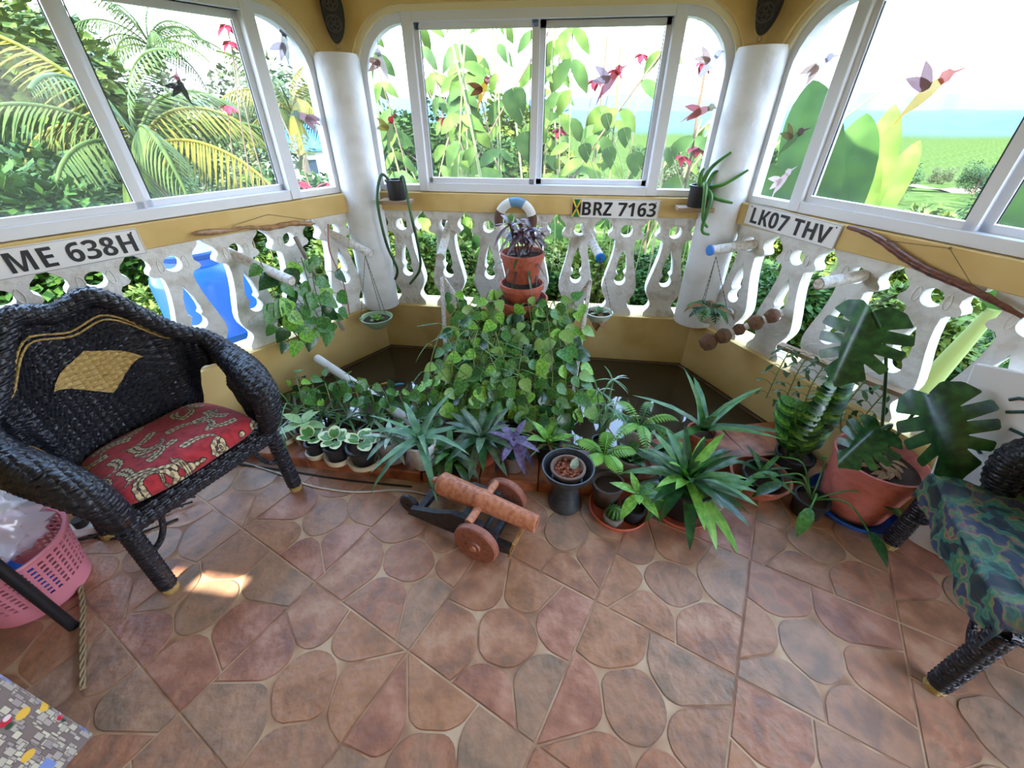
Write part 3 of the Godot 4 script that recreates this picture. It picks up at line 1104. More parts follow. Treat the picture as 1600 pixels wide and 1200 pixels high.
	b = MB.new()
	b.box(Vector3(0, .4, 0), Vector3(.42, .8, .03), Basis(), .004)
	part(t, "panel", b.done(), M("board_white", C8(226, 224, 226), .6))
	b = MB.new()
	for q in [[-.09, .70, -.05, .715], [-.085, .655, 0, .68], [0, .68, -.02, .62], [-.06, .60, .04, .565], [-.125, .49, -.1, .478], [0, .47, .08, .46]]:
		b.tube([Vector3(q[0], q[1], .017), Vector3((q[0] + q[2]) / 2, (q[1] + q[3]) / 2 + .006, .017), Vector3(q[2], q[3], .017)], .006, 6, true, 1.0)
	b.lathe([Vector2(.009, 0), Vector2(.007, .003), Vector2(0, .003)], 10, Transform3D(Basis(Vector3.RIGHT, PI / 2), Vector3(-.1, .60, .015)))
	part(t, "brush_lettering", b.done(), M("board_ink", C8(16, 66, 62), .5))
	# pink basket with a clear bag
	var pink := M("pink_plastic", C8(214, 128, 142), .45)
	t = thing("plastic_basket", "pink perforated plastic basket beside the small black table", "basket", Vector3(-1.70, .006, .16))
	b = MB.new()
	b.lathe([Vector2(0, 0), Vector2(.14, 0), Vector2(.148, .006), Vector2(.155, .07), Vector2(.15, .07), Vector2(.14, .008), Vector2(0, .008)], 40)
	b.lathe([Vector2(.178, .235), Vector2(.18, .25), Vector2(.19, .26), Vector2(.188, .268), Vector2(.174, .262), Vector2(.172, .235), Vector2(.178, .235)], 40)
	for k in 8:
		var y0 := .07 + k * .0206
		var r0 := .155 + (y0 - .07) * .14
		b.lathe([Vector2(r0 - .003, y0), Vector2(r0, y0), Vector2(r0 + .001, y0 + .009), Vector2(r0 - .003, y0 + .009), Vector2(r0 - .003, y0)], 40)
	for k in 40:
		var a := TAU * k / 40
		b.bar(Vector3(cos(a) * .153, .07, sin(a) * .153), Vector3(cos(a) * .176, .24, sin(a) * .176), .011, .003, Vector3(cos(a), 0, sin(a)))
	part(t, "shell", b.done(), pink)
	b = MB.new()
	b.g(1)
	var bag := func(i: int, j: int) -> Vector3:
		var a := TAU * i / 24.0
		var e := PI * j / 14.0
		var r := .12 * sin(e) * (1.0 + .25 * sin(a * 5.0 + j) * sin(e) + .12 * cos(a * 9.0 - j * 2.0))
		return Vector3(-1.70 + cos(a) * r, .34 - cos(e) * .13, .13 + sin(a) * r)
	for i in 24:
		for j in 14:
			b.quad(bag.call(i, j), bag.call(i, j + 1), bag.call((i + 1) % 24, j + 1), bag.call((i + 1) % 24, j))
	single("plastic_bag", "crumpled clear plastic bag stuffed in the pink basket", "bag", b.done(), M("clear_bag", Color(.93, .93, .97), .12, {"alpha": .3}))
	b = MB.new()
	b.lathe([Vector2(0, 0), Vector2(.035, 0), Vector2(.036, .12), Vector2(.016, .16), Vector2(.016, .18), Vector2(0, .18)], 16, Transform3D(Basis(Vector3.BACK, .5), Vector3(-1.62, .03, .17)))
	single("blue_bottle", "blue plastic bottle inside the pink basket", "bottle", b.done(), M("blue_plastic", C8(30, 96, 196), .35))
	# black stand of round tube
	t = thing("small_table", "small black table standing beside the pink basket", "table", Vector3(-1.72, .006, .5))
	for q in [[.28, .235], [-.28, .235], [.28, -.235], [-.28, -.235]]:
		b = MB.new()
		b.tube([Vector3(q[0], 0, q[1]), Vector3(q[0] * .96, .62, q[1] * .96)], .017, 12)
		part(t, "leg", b.done(), M("black_tube", C8(26, 26, 30), .4))
	b = MB.new()
	b.box(Vector3(0, .635, 0), Vector3(.62, .03, .54), Basis(), .006)
	part(t, "table_top", b.done(), M("black_tube", C8(26, 26, 30), .4))
	b = MB.new()
	b.tube([Vector3(-1.84, .012, -.06), Vector3(-1.96, .62, -.05)], .016, 12)
	single("black_pole", "black pole leaning behind the pink basket", "pole", b.done(), M("black_tube", C8(26, 26, 30), .4))
	# painted box
	t = thing("painted_box", "box painted with pale stones, red flowers and blue doors", "box", Vector3(-1.235, .006, .64), -.09)
	var im := Image.create(256, 256, false, Image.FORMAT_RGB8)
	im.fill(C8(120, 108, 104))
	var r := RandomNumberGenerator.new()
	r.seed = 4
	for k in 420:
		var w := r.randi_range(5, 13)
		var h := r.randi_range(12, 30)
		var c := C8(206, 202, 176).lerp(C8(150, 140, 140), r.randf())
		var x := r.randi_range(0, 250)
		var y := r.randi_range(0, 250)
		im.fill_rect(Rect2i(x, y, w, h), C8(96, 84, 84))
		im.fill_rect(Rect2i(x + 1, y + 1, w - 2, h - 3), c)
	for k in 7: im.fill_rect(Rect2i(r.randi_range(10, 230), r.randi_range(10, 200), 16, 34), C8(120, 140, 196))
	for k in 9:
		var p := Vector2(r.randi_range(16, 240), r.randi_range(16, 240))
		disc(im, p, 9, C8(188, 36, 58)); disc(im, p + Vector2(5, -5), 6, C8(220, 200, 206)); disc(im, p + Vector2(-2, 13), 6, C8(40, 72, 52))
	for k in 5: disc(im, Vector2(r.randi_range(16, 240), r.randi_range(16, 240)), 11, C8(222, 178, 70))
	im.fill_rect(Rect2i(150, 0, 60, 26), C8(96, 160, 220))
	var bm := StandardMaterial3D.new()
	bm.albedo_texture = ImageTexture.create_from_image(im)
	bm.uv1_triplanar = true
	bm.uv1_scale = Vector3.ONE * 3.0
	bm.roughness = .5
	b = MB.new()
	b.box(Vector3(0, .22, 0), Vector3(.32, .44, .26), Basis(), .006)
	part(t, "carton", b.done(), bm)
	b = MB.new()
	b.box(Vector3(0, .444, 0), Vector3(.325, .01, .265), Basis(), .003)
	part(t, "lid", b.done(), bm)
	# cords on the floor
	b = MB.new()
	b.tube(catmull([Vector3(-1.5, .012, -.6), Vector3(-1.13, .012, -.52), Vector3(-.95, .012, -.47), Vector3(-.72, .012, -.46), Vector3(-.5, .012, -.5), Vector3(-.36, .012, -.49)], 8), .0045, 6)
	single("floor_cable", "thin white cable lying along the pond kerb", "cord", b.done(), M("cord_white", C8(206, 200, 190), .6))
	b = MB.new()
	b.tube(catmull([Vector3(-1.5, .011, -.56), Vector3(-1.2, .011, -.555), Vector3(-.8, .011, -.53), Vector3(-.45, .011, -.53)], 8), .005, 6)
	single("black_cable", "black cable at the foot of the pond kerb", "cord", b.done(), M("cord_black", C8(30, 28, 28), .6))
	b = MB.new()
	for k in 3:
		pp = []
		for j in 40:
			var u := j / 39.0
			var base := Vector3(-1.76, .012, -.02).lerp(Vector3(-1.47, .012, .2), min(u * 2, 1.0)) if u < .5 else Vector3(-1.47, .012, .2).lerp(Vector3(-1.21, .012, .43), u * 2 - 1)
			pp.append(base + Vector3(cos(j * 1.1 + k * 2.1) * .006, .004 + sin(j * 1.1 + k * 2.1) * .005, sin(j * 1.1 + k * 2.1) * .004))
		b.tube(pp, .0045, 5)
	single("braided_cord", "frayed braided cord lying on the tiles beside the pink basket", "cord", b.done(), M("rope", C8(150, 126, 92), .9))
	b = MB.new()
	for k in 4:
		pp = []
		for j in 15:
			var u := j / 14.0
			pp.append(Vector3(-1.86 + u * .42, .012 + .01 * k, -.12 + .10 * sin(u * 3.0 + k) - u * .1))
		b.tube(pp, .005, 6)
	single("cable_tangle", "dark cables tangled on the floor behind the armchair", "cable", b.done(), M("cord_black", C8(30, 28, 28), .6))
	t = thing("power_adapter", "white power adapter with black plug on the floor", "adapter", Vector3(-1.79, .006, -.09), .5)
	b = MB.new()
	b.box(Vector3(0, .025, 0), Vector3(.12, .045, .06), Basis(), .005)
	part(t, "housing", b.done(), M("adapter_white", C8(226, 224, 224), .4))
	b = MB.new()
	b.tube([Vector3(.01, .047, 0), Vector3(.01, .085, 0)], .024, 14)
	part(t, "plug", b.done(), M("cord_black", C8(30, 28, 28), .6))
	# mop head under the cloth-covered chair
	t = thing("mop_head", "off-white cotton mop head on the floor under the armchair", "mop", Vector3(1.83, .006, -.43), .5)
	var mopm := M("mop_yarn", C8(196, 186, 172), .95, {"cols": [C8(150, 140, 126), C8(206, 196, 182), C8(180, 170, 156)], "scale": 14.0, "seed": 45})
	for k in 46:
		b = MB.new()
		var a := -1.25 + 2.5 * (k % 23) / 22.0
		pp = []
		for j in 9:
			var u := j / 8.0
			var yy := .03 + .035 * sin(u * PI) + (.03 if k >= 23 else 0.0) * (1.0 - u)
			pp.append(Vector3(cos(a) * u * .24 + .004 * sin(j * 2.0 + k), yy * (1.0 - u * .6), sin(a) * u * .17 * (1.0 + .1 * sin(k * 3.0))))
		b.tube(pp, .0075, 6)
		part(t, "strand", b.done(), mopm)
	# hummingbird decals
	var pale := C8(196, 178, 178)
	var grey := C8(150, 142, 158)
	var red := C8(176, 40, 66)
	for q in [["left", .882, 1.838, .17, 1.0, .9, C8(120, 134, 124), grey, C8(96, 108, 104), 2.6, "grey-green hummingbird decal beak up under the arch behind the armchair"],
			["left", .894, 1.518, .17, -1.0, .2, C8(170, 140, 150), C8(150, 120, 132), C8(110, 130, 120), 3.6, "mauve hummingbird decal in the side light behind the armchair"],
			["left", .34, 1.644, .12, 1.0, 1.2, C8(28, 24, 30), C8(24, 22, 28), C8(120, 36, 40), 1.9, "black hummingbird decal with spread wings on the sliding pane"],
			["left", .80, 1.30, .11, 1.0, .6, C8(110, 128, 96), C8(128, 136, 112), C8(100, 110, 90), 2.4, "small green hummingbird decal low in the side light behind the armchair"],
			["front", -.875, 1.779, .17, 1.0, 1.3, C8(186, 176, 170), C8(160, 128, 118), C8(150, 150, 150), 1.6, "brown-winged hummingbird decal beak up above the trailing cactus"],
			["front", -.885, 1.458, .17, 1.0, .75, C8(140, 150, 106), C8(150, 140, 70), red, 1.7, "green hummingbird decal with red head above the trailing cactus"],
			["front", -.30, 1.65, .16, 1.0, .55, C8(206, 172, 70), C8(120, 66, 50), C8(150, 64, 40), 2.3, "yellow hummingbird decal with rust head on the middle pane"],
			["front", .397, 1.684, .2, 1.0, .35, C8(160, 84, 92), C8(160, 140, 150), red, 2.2, "rose hummingbird decal with red throat on the sliding pane"],
			["front", .893, 1.753, .17, 1.0, .35, C8(206, 200, 206), C8(186, 160, 150), C8(180, 180, 196), 1.9, "white hummingbird decal with raised wings beside the upright cactus"],
			["front", .896, 1.548, .17, 1.0, -.2, C8(190, 132, 124), C8(186, 110, 104), C8(160, 150, 110), 3.2, "pink hummingbird decal with flat wings beside the upright cactus"],
			["right", -.849, 1.72, .16, 1.0, .05, C8(200, 190, 190), C8(176, 150, 130), C8(150, 146, 166), 3.5, "tan hummingbird decal gliding under the arch above the plate LK07"],
			["right", -.858, 1.428, .16, 1.0, .3, C8(90, 110, 70), C8(110, 100, 60), C8(84, 60, 60), 1.9, "dark hummingbird decal over the banana leaf in the side light"],
			["right", -.838, 1.248, .15, 1.0, .6, pale, C8(214, 200, 200), pale, 2.6, "pale hummingbird decal low in the side light above the plate LK07"],
			["right", -.351, 1.604, .2, 1.0, .35, C8(206, 186, 96), C8(150, 110, 110), C8(196, 110, 80), 1.7, "yellow hummingbird decal with orange head on the big pane over the valley"]]:
		bird(q[0], q[1], q[2], q[3], q[4], q[5], q[6], q[7], q[8], q[9], q[10])

# ---------------------------------------------------------------- plants in the room
var LF := {}

func leaf_kinds():
	LF.heart = [[0.0, .02], [.04, .22], [.12, .34], [.28, .38], [.5, .32], [.72, .2], [.88, .09], [1.0, .0]]
	LF.strap = [[0.0, .035], [.2, .05], [.45, .062], [.7, .055], [.88, .034], [1.0, .0]]
	LF.sword = [[0.0, .06], [.15, .085], [.4, .1], [.65, .085], [.85, .05], [1.0, .0]]
	LF.aloe = [[0.0, .07], [.2, .062], [.5, .048], [.8, .026], [1.0, .0]]
	LF.oval = [[0.0, .02], [.12, .2], [.35, .31], [.6, .3], [.82, .18], [1.0, .0]]
	LF.lance = [[0.0, .02], [.12, .13], [.35, .2], [.6, .18], [.82, .09], [1.0, .0]]
	LF.round = [[0.0, .04], [.08, .24], [.25, .38], [.5, .42], [.75, .34], [.92, .18], [1.0, .0]]
	LF.grass = [[0.0, .018], [.3, .024], [.6, .02], [.85, .011], [1.0, .0]]
	LF.paddle = [[0.0, .03], [.05, .11], [.12, .165], [.25, .212], [.4, .232], [.55, .232], [.7, .21], [.8, .178], [.88, .135], [.94, .085], [.98, .04], [1.0, .0]]

func lmesh(kind: String, curl: float, fold: float, wave := 0.0) -> Mesh:
	return mesh_of("leaf_%s_%.2f_%.2f_%.2f" % [kind, curl, fold, wave], func():
		var b := MB.new()
		b.leaf(1.0, LF[kind], Transform3D(), curl, fold, wave)
		return b.done())

func green(key: String, cols: Array, rough := .4) -> StandardMaterial3D:
	return M("leaf_" + key, Color.WHITE, rough, {"cols": cols, "scale": 4.0 if key in ["variegated", "spotted_leaf", "creamy"] else 1.1, "seed": key.length() * 7 + 3, "freq": .02, "backlight": (cols[1] as Color) * .5})

func leaf_at(t: Node3D, mesh: Mesh, m: Material, at: Vector3, dir: Vector3, up: Vector3, size: float, wide := 1.0, called := "leaf"):
	var bs := aim(dir, up)
	return part(t, called, mesh, m, Transform3D(Basis(bs.x * size * wide, bs.y * size, bs.z * size), at))

# leaves round one crown; el is the range of rise angles from the outer to the inner leaves
func rosette(t: Node3D, at: Vector3, n: int, kind: String, ms: Array, len0: float, len1: float, el0: float, el1: float, curl: float, fold := .25, wide := 1.0):
	for i in n:
		var f: float = float(i) / max(1, n - 1)
		var a := i * 2.39996 + rnd(-.2, .2)
		var el: float = deg_to_rad(lerp(el0, el1, f) + rnd(-6, 6))
		var d := Vector3(cos(a) * cos(el), sin(el), sin(a) * cos(el))
		var c: float = [curl * .7, curl, curl * 1.3][i % 3]
		leaf_at(t, lmesh(kind, c, fold), ms[i % ms.size()], at + Vector3(cos(a), 0, sin(a)) * .006, d, Vector3.UP, lerp(len0, len1, f) * rnd(.88, 1.1), wide)

func vine(called: String, label: String, pts: Array, face: Vector3, n: int, s0: float, s1: float, ms: Array, group := "", kind := "heart"):
	var path := catmull(pts, 6)
	var t := thing(called, label, "vine", path[0], 0, group)
	var b := MB.new()
	var loc := []
	for p in path: loc.append(p - path[0])
	b.tube(loc, .0032, 5)
	var leaves := []
	for i in n:
		var u := (i + .5) / n * (loc.size() - 1)
		var k := int(u)
		var p: Vector3 = loc[k].lerp(loc[min(k + 1, loc.size() - 1)], u - k)
		var along: Vector3 = (loc[min(k + 1, loc.size() - 1)] - loc[max(k - 1, 0)]).normalized()
		var side := along.cross(face).normalized() * (1.0 if i % 2 == 0 else -1.0)
		var out := (face * rnd(.35, .8) + side * rnd(.4, 1.0) + Vector3(rnd(-.2, .2), rnd(-.1, .3), rnd(-.2, .2))).normalized()
		var stalk := p + out * rnd(.03, .055)
		b.tube([p, p.lerp(stalk, .5) + Vector3.UP * .008, stalk], .0018, 4)
		var d := (side * rnd(.2, .9) + Vector3.DOWN * rnd(.35, .9) + face * rnd(.0, .5)).normalized()
		leaves.append([stalk, d, (face + Vector3.UP * rnd(.2, .8) + Vector3(rnd(-.3, .3), 0, rnd(-.3, .3))).normalized(), rnd(s0, s1)])
	part(t, "stem", b.done(), M("vine_stem", C8(110, 122, 62), .7))
	for i in leaves.size():
		var q: Array = leaves[i]
		leaf_at(t, lmesh(kind, [.35, .6, .2][i % 3], .22, .06), ms[rng.randi() % ms.size()], q[0], q[1], q[2], q[3])
	return t

func frond_mesh(key: String, n: int, l: float, w: float, curl: float) -> Mesh:
	return mesh_of("frond" + key, func():
		var b := MB.new()
		var p := Vector3.ZERO
		var spine := [p]
		for i in n:
			var a := 1.0 - curl * i / n
			p += Vector3(0, sin(a), cos(a)) * l / n
			spine.append(p)
			var f: float = sin(PI * (0.12 + 0.86 * i / n))
			for s in [-1, 1]:
				b.leaf(w * f, LF.lance, Transform3D(aim(Vector3(s, -.15, .45), Vector3.UP), p), .4, .15)
		b.tube(spine, .0025 + l * .004, 5)
		return b.done())

func monstera_leaf() -> Mesh:
	return mesh_of("monstera", func():
		var half := [[0, -.02], [.16, -.12], [.34, -.06], [.46, .1], [.2, .2], [.5, .2], [.53, .33], [.2, .37], [.5, .42], [.48, .54], [.18, .52], [.42, .66], [.36, .76], [.14, .66], [.26, .86], [.1, .96], [0, 1.05]]
		var b := MB.new()
		b.g(1)
		for s in [-1.0, 1.0]:
			var p := PackedVector2Array()
			for q in half: p.append(Vector2(q[0] * s, q[1]))
			p = round_poly(p, .02, 1)
			var idx := Geometry2D.triangulate_polygon(p)
			for i in range(0, idx.size(), 3):
				var v := []
				for k in 3:
					var q := p[idx[i + k]]
					v.append(Vector3(q.x, abs(q.x) * .18 - q.y * q.y * .22, q.y))
				if (v[1] - v[0]).cross(v[2] - v[0]).y > 0: b.tri(v[0], v[2], v[1])
				else: b.tri(v[0], v[1], v[2])
		return b.done())

func build_plants():
	leaf_kinds()
	var G := {
		"dark": green("dark", [C8(24, 52, 28), C8(38, 78, 38), C8(56, 100, 48)], .3),
		"mid": green("mids", [C8(46, 92, 40), C8(72, 124, 52), C8(96, 146, 66)], .38),
		"bright": green("bright", [C8(84, 140, 44), C8(116, 172, 60), C8(150, 196, 84)], .4),
		"aloe": green("aloes", [C8(62, 104, 72), C8(88, 132, 92), C8(112, 152, 106)], .45),
		"rhoeo": green("rhoeos", [C8(54, 76, 56), C8(82, 108, 78), C8(106, 126, 92)], .42),
		"purple": green("purples", [C8(66, 48, 78), C8(92, 74, 108), C8(116, 98, 130)], .45),
		"plum": green("plums", [C8(66, 30, 34), C8(92, 48, 52), C8(70, 60, 52)], .45),
		"varieg": green("variegated", [C8(70, 126, 54), C8(110, 160, 76), C8(206, 214, 134)], .4),
		"cream": green("creamy", [C8(96, 138, 84), C8(216, 220, 168), C8(122, 156, 96)], .4),
		"rim": green("cream_rim", [C8(206, 212, 160), C8(222, 224, 182), C8(196, 206, 150)], .4),
		"spot": green("spotted_leaf", [C8(58, 106, 48), C8(196, 214, 150), C8(70, 120, 54)], .4),
		"silver": green("silvery", [C8(120, 146, 130), C8(150, 172, 152), C8(176, 190, 172)], .5),
		"yellow": green("yellowing", [C8(176, 176, 60), C8(206, 196, 86), C8(150, 160, 60)], .5),
		"dry": green("dried", [C8(120, 84, 48), C8(160, 118, 72), C8(96, 66, 40)], .8)}
	var blackp := M("pot_black", C8(38, 38, 42), .45)
	var taupe := M("pot_taupe", C8(128, 114, 108), .55)
	var terra := M("terracotta", C8(170, 84, 60), .6, {"cols": [C8(140, 66, 46), C8(178, 92, 66), C8(160, 80, 60)], "scale": 5.0, "seed": 51})
	var white := M("pot_white", C8(214, 212, 208), .5, {"cols": [C8(188, 184, 180), C8(226, 224, 222), C8(206, 202, 198)], "scale": 5.0, "seed": 52, "contrast": 2.5})
	var t: Node3D
	var b: MB
	# --- pots along the kerb
	var K := .074
	for q in [["spider plant in a taupe pot beside the armchair leg", Vector3(-1.22, K, -.72), .052, .044, .1, taupe, "spider"],
			["spotted-leaf plant in a grey pot on the kerb", Vector3(-1.08, K, -.72), .052, .042, .09, taupe, "spot"],
			["cream-edged peperomia in a small black pot", Vector3(-.985, K, -.635), .046, .038, .08, blackp, "pep1"],
			["cream-edged peperomia in a black pot between two others", Vector3(-.855, K, -.62), .062, .05, .095, blackp, "pep2"],
			["cream-edged peperomia in a wide black pot beside the ribbed pot", Vector3(-.715, K, -.62), .078, .06, .105, blackp, "pep3"],
			["aloe in a marbled white pot with arching leaves", Vector3(-.41, K, -.63), .068, .05, .15, white, "aloe"],
			["dark sword-leaf plant in a low pot beside the cannon", Vector3(-.12, K, -.70), .07, .055, .11, terra, "rhoeo"],
			["drooping dark sword-leaf plant beside the marbled pot", Vector3(-.27, K, -.635), .055, .045, .07, blackp, "rhoeo2"],
			["purple-leaf plant behind the cannon", Vector3(.04, K, -.66), .05, .04, .1, taupe, "purple"],
			["grassy orchid clump in a dark pot behind the pedestal bowl", Vector3(.2, K, -.76), .062, .05, .11, blackp, "orchid"],
			["ragged fern in a taupe pot beside the pedestal bowl", Vector3(.475, K, -.70), .062, .05, .115, taupe, "fern"],
			["green rosette plant in a grey pot beside the ragged fern", Vector3(.60, K, -.715), .06, .05, .1, taupe, "rosette"],
			["feathery fern in a white cup over the pond edge", Vector3(.66, K, -.90), .078, .06, .15, white, "fern2"],
			["tall spiny aloe behind the strap-leaf plant", Vector3(.98, K, -.93), .07, .055, .12, terra, "aloe2"],
			["stalky succulent with narrow leaves standing over the pond", Vector3(.47, K, -.86), .045, .04, .06, blackp, "stalk"]]:
		t = thing("potted_plant", q[0], "potted plant", q[1], 0, "potted plants along the kerb")
		pot(t, q[2], q[3], q[4], q[5])
		var top := Vector3(0, q[4] - .02, 0)
		match q[6]:
			"spider": rosette(t, top, 18, "grass", [G.mid, G.silver, G.cream], .2, .17, 15, 75, 1.7, .2)
			"spot":
				rosette(t, top + Vector3.UP * .05, 6, "lance", [G.spot], .13, .1, 0, 50, .5, .15, 1.2)
				b = MB.new(); b.tube([top, top + Vector3.UP * .05], .006, 6); part(t, "stem", b.done(), G.mid)
			"pep1", "pep2", "pep3":
				var n: int = {"pep1": 5, "pep2": 6, "pep3": 5}[q[6]]
				for i in n:
					var a: float = i * 2.4 + q[1].x * 9.0
					var el := rnd(.15, .8)
					var lf = leaf_at(t, lmesh("round", .3, .12), G.rim, top + Vector3(cos(a) * .012, .04, sin(a) * .012), Vector3(cos(a) * cos(el), sin(el), sin(a) * cos(el)), Vector3.UP, rnd(.068, .088))
					part(lf, "leaf_centre", lmesh("round", .3, .12), G.mid, Transform3D(Basis.from_scale(Vector3(.74, 1, .8)), Vector3(0, .02, .06)))
				b = MB.new(); b.tube([top, top + Vector3.UP * .036], .005, 6); part(t, "stem", b.done(), G.mid)
			"aloe": rosette(t, top + Vector3.UP * .03, 12, "aloe", [G.aloe], .34, .3, -5, 80, 1.0, .35)
			"rhoeo": rosette(t, top + Vector3.UP * .06, 26, "sword", [G.rhoeo, G.rhoeo, G.dark], .25, .19, -20, 70, .7, .2)
			"rhoeo2": rosette(t, top + Vector3.UP * .04, 20, "sword", [G.rhoeo, G.mid], .22, .16, -30, 55, .8, .2)
			"purple": rosette(t, top + Vector3.UP * .1, 12, "sword", [G.purple], .18, .13, -40, 55, .6, .3, 1.3)
			"orchid":
				rosette(t, top, 22, "grass", [G.mid, G.bright, G.dry], .2, .16, 20, 80, .9, .3, 1.6)
				rosette(t, top + Vector3.UP * .02, 5, "lance", [G.bright, G.varieg], .15, .13, 40, 70, .5, .2)
			"fern":
				for k in 5: part(t, "frond", frond_mesh("a", 14, .17, .05, 1.7), G.bright, Transform3D(Basis(Vector3.UP, k * 1.3 + .4), top))
				rosette(t, top, 6, "lance", [G.mid], .07, .06, 30, 70, .5)
			"rosette": rosette(t, top, 11, "lance", [G.mid, G.dark], .12, .09, 15, 65, .5, .2)
			"fern2":
				for k in 7: part(t, "frond", frond_mesh("b", 16, .24, .04, 1.9), [G.bright, G.mid][k % 2], Transform3D(Basis(Vector3.UP, k * .92), top))
			"aloe2":
				rosette(t, top + Vector3.UP * .03, 9, "aloe", [G.aloe, G.mid], .42, .36, 15, 82, .6, .35)
			"stalk":
				for k in 4:
					var a := k * 1.7
					var tip := Vector3(cos(a) * .05, .26 + .05 * k, sin(a) * .04)
					b = MB.new(); b.tube(catmull([top, Vector3(cos(a) * .015, .14, sin(a) * .01), tip], 5), .0055, 6)
					var sp := part(t, "stem", b.done(), G.aloe)
					rosette(t, tip, 9, "grass", [G.aloe, G.mid, G.silver], .12, .08, -20, 60, .9, .3, 2.0)
	# cream saucers under the black pots
	for q in [[-1.22, -.72, .062], [-.985, -.635, .054], [-.855, -.62, .07], [-.715, -.62, .086]]:
		var bb := MB.new()
		bb.lathe([Vector2(0, 0), Vector2(q[2], 0), Vector2(q[2] + .004, .026), Vector2(q[2] - .004, .028), Vector2(q[2] - .01, .012), Vector2(0, .012)], 28)
		single("cream_saucer", "cream plastic saucer under a small pot on the kerb", "saucer", bb.done(), M("cream_plastic", C8(216, 200, 172), .5), Transform3D(Basis(), Vector3(q[0], .069, q[1])), "cream saucers on the kerb")
	# ribbed bottle pot
	t = thing("ribbed_pot", "grey ribbed plastic pot with trailing sword leaves", "potted plant", Vector3(-.575, K, -.65))
	b = MB.new()
	var pr := [Vector2(0, 0), Vector2(.05, 0)]
	for k in 14: pr.append(Vector2(.062 + .004 * sin(k * PI * .95) + .006 * sin(k * .22), .008 + k * .009))
	pr.append_array([Vector2(.066, .14), Vector2(.06, .14), Vector2(.058, .11), Vector2(0, .11)])
	b.lathe(pr, 28)
	part(t, "pot", b.done(), M("rib_grey", C8(132, 124, 124), .45))
	rosette(t, Vector3(0, .14, 0), 14, "sword", [G.rhoeo, G.silver], .17, .12, -35, 60, .8, .2)
	# pedestal bowl with a nested pot
	t = thing("pedestal_bowl", "black pedestal bowl with a small brown pot inside", "planter", Vector3(.30, .006, -.535))
	b = MB.new()
	b.lathe([Vector2(0, 0), Vector2(.078, 0), Vector2(.08, .012), Vector2(.066, .04), Vector2(.052, .11), Vector2(.05, .14), Vector2(.075, .158), Vector2(.104, .2), Vector2(.115, .235), Vector2(.117, .24), Vector2(.11, .24), Vector2(.1, .205), Vector2(.07, .168), Vector2(0, .162)], 36)
	part(t, "bowl", b.done(), M("ped_black", C8(44, 46, 50), .42, {"cols": [C8(34, 36, 40), C8(58, 60, 64), C8(44, 46, 48)], "scale": 5.0, "seed": 53}))
	part(t, "inner_pot", pot_mesh(.074, .055, .07, .01), M("pot_brown", C8(112, 84, 70), .6), Transform3D(Basis(), Vector3(0, .165, 0)))
	b = MB.new()
	for k in 60:
		var a := rnd(0, TAU)
		var r := sqrt(rnd(0, 1)) * .058
		b.box(Vector3(cos(a) * r, .212 + rnd(0, .008), sin(a) * r), Vector3.ONE * rnd(.006, .013), Basis.from_euler(Vector3(rnd(0, 3), rnd(0, 3), rnd(0, 3))))
	b.lathe([Vector2(.064, .207), Vector2(0, .212)], 20)
	part(t, "red_soil", b.done(), M("red_soil", C8(146, 82, 58), .95)).set_meta("kind", "stuff")
	leaf_at(t, lmesh("oval", .2, .3), G.silver, Vector3(.02, .215, -.005), Vector3(.25, .9, -.35), Vector3(0, .3, 1), .06)
	# orange saucers with their pots
	saucer("orange saucer holding a cactus pot and a lime-leaf pot", Vector3(.545, .006, -.515), .135, C8(196, 92, 66), .035)
	saucer("orange saucer under the big black strap-leaf pot", Vector3(.83, .006, -.565), .135, C8(188, 88, 64), .03)
	t = thing("cactus_pot", "dark pot with dry soil and a small cactus pot below", "potted plant", Vector3(.49, .014, -.56))
	pot(t, .07, .052, .13, M("pot_rust", C8(84, 72, 66), .6))
	t = thing("small_cactus", "little ribbed cactus in a grey pot on the orange saucer", "cactus", Vector3(.515, .014, -.44))
	part(t, "pot", pot_mesh(.04, .034, .055, .01), M("pot_grey", C8(126, 116, 108), .7))
	b = MB.new()
	for k in 10:
		var a := TAU * k / 10
		b.tube([Vector3(cos(a) * .016, .045, sin(a) * .016), Vector3(cos(a) * .028, .065, sin(a) * .028), Vector3(cos(a) * .024, .09, sin(a) * .024), Vector3(0, .1, 0)], [.008, .01, .008, .004], 6)
	part(t, "cactus_body", b.done(), G.mid)
	t = thing("lime_plant", "lime-leaf plant in a small black pot on the orange saucer", "potted plant", Vector3(.605, .014, -.485))
	pot(t, .052, .044, .075, blackp)
	b = MB.new(); b.tube([Vector3(0, .06, 0), Vector3(.003, .12, .01), Vector3(0, .17, .012)], .005, 6); part(t, "stem", b.done(), G.bright)
	rosette(t, Vector3(0, .165, .012), 9, "lance", [G.bright, G.bright, G.mid], .15, .1, -10, 60, .6, .18, .9)
	# the strap-leaf plant
	t = thing("strap_plant", "large dark-green strap-leaf plant in a big black pot", "potted plant", Vector3(.83, .014, -.575))
	pot(t, .115, .09, .17, blackp)
	rosette(t, Vector3(0, .17, 0), 46, "sword", [G.dark, G.mid, G.dark, G.bright], .31, .25, -8, 82, .75, .22, .85)
	# orange bowl with a dark pot
	t = thing("orange_bowl", "wide orange clay bowl with a dark inner pot", "planter", Vector3(1.23, .006, -.75))
	b = MB.new()
	b.lathe([Vector2(0, 0), Vector2(.085, 0), Vector2(.115, .04), Vector2(.135, .085), Vector2(.137, .09), Vector2(.125, .09), Vector2(.105, .045), Vector2(.08, .01), Vector2(0, .01)], 36)
	part(t, "bowl", b.done(), M("clay_bowl", C8(186, 98, 74), .6, {"cols": [C8(176, 88, 64), C8(192, 110, 86), C8(170, 110, 92)], "scale": 5.0, "seed": 54}))
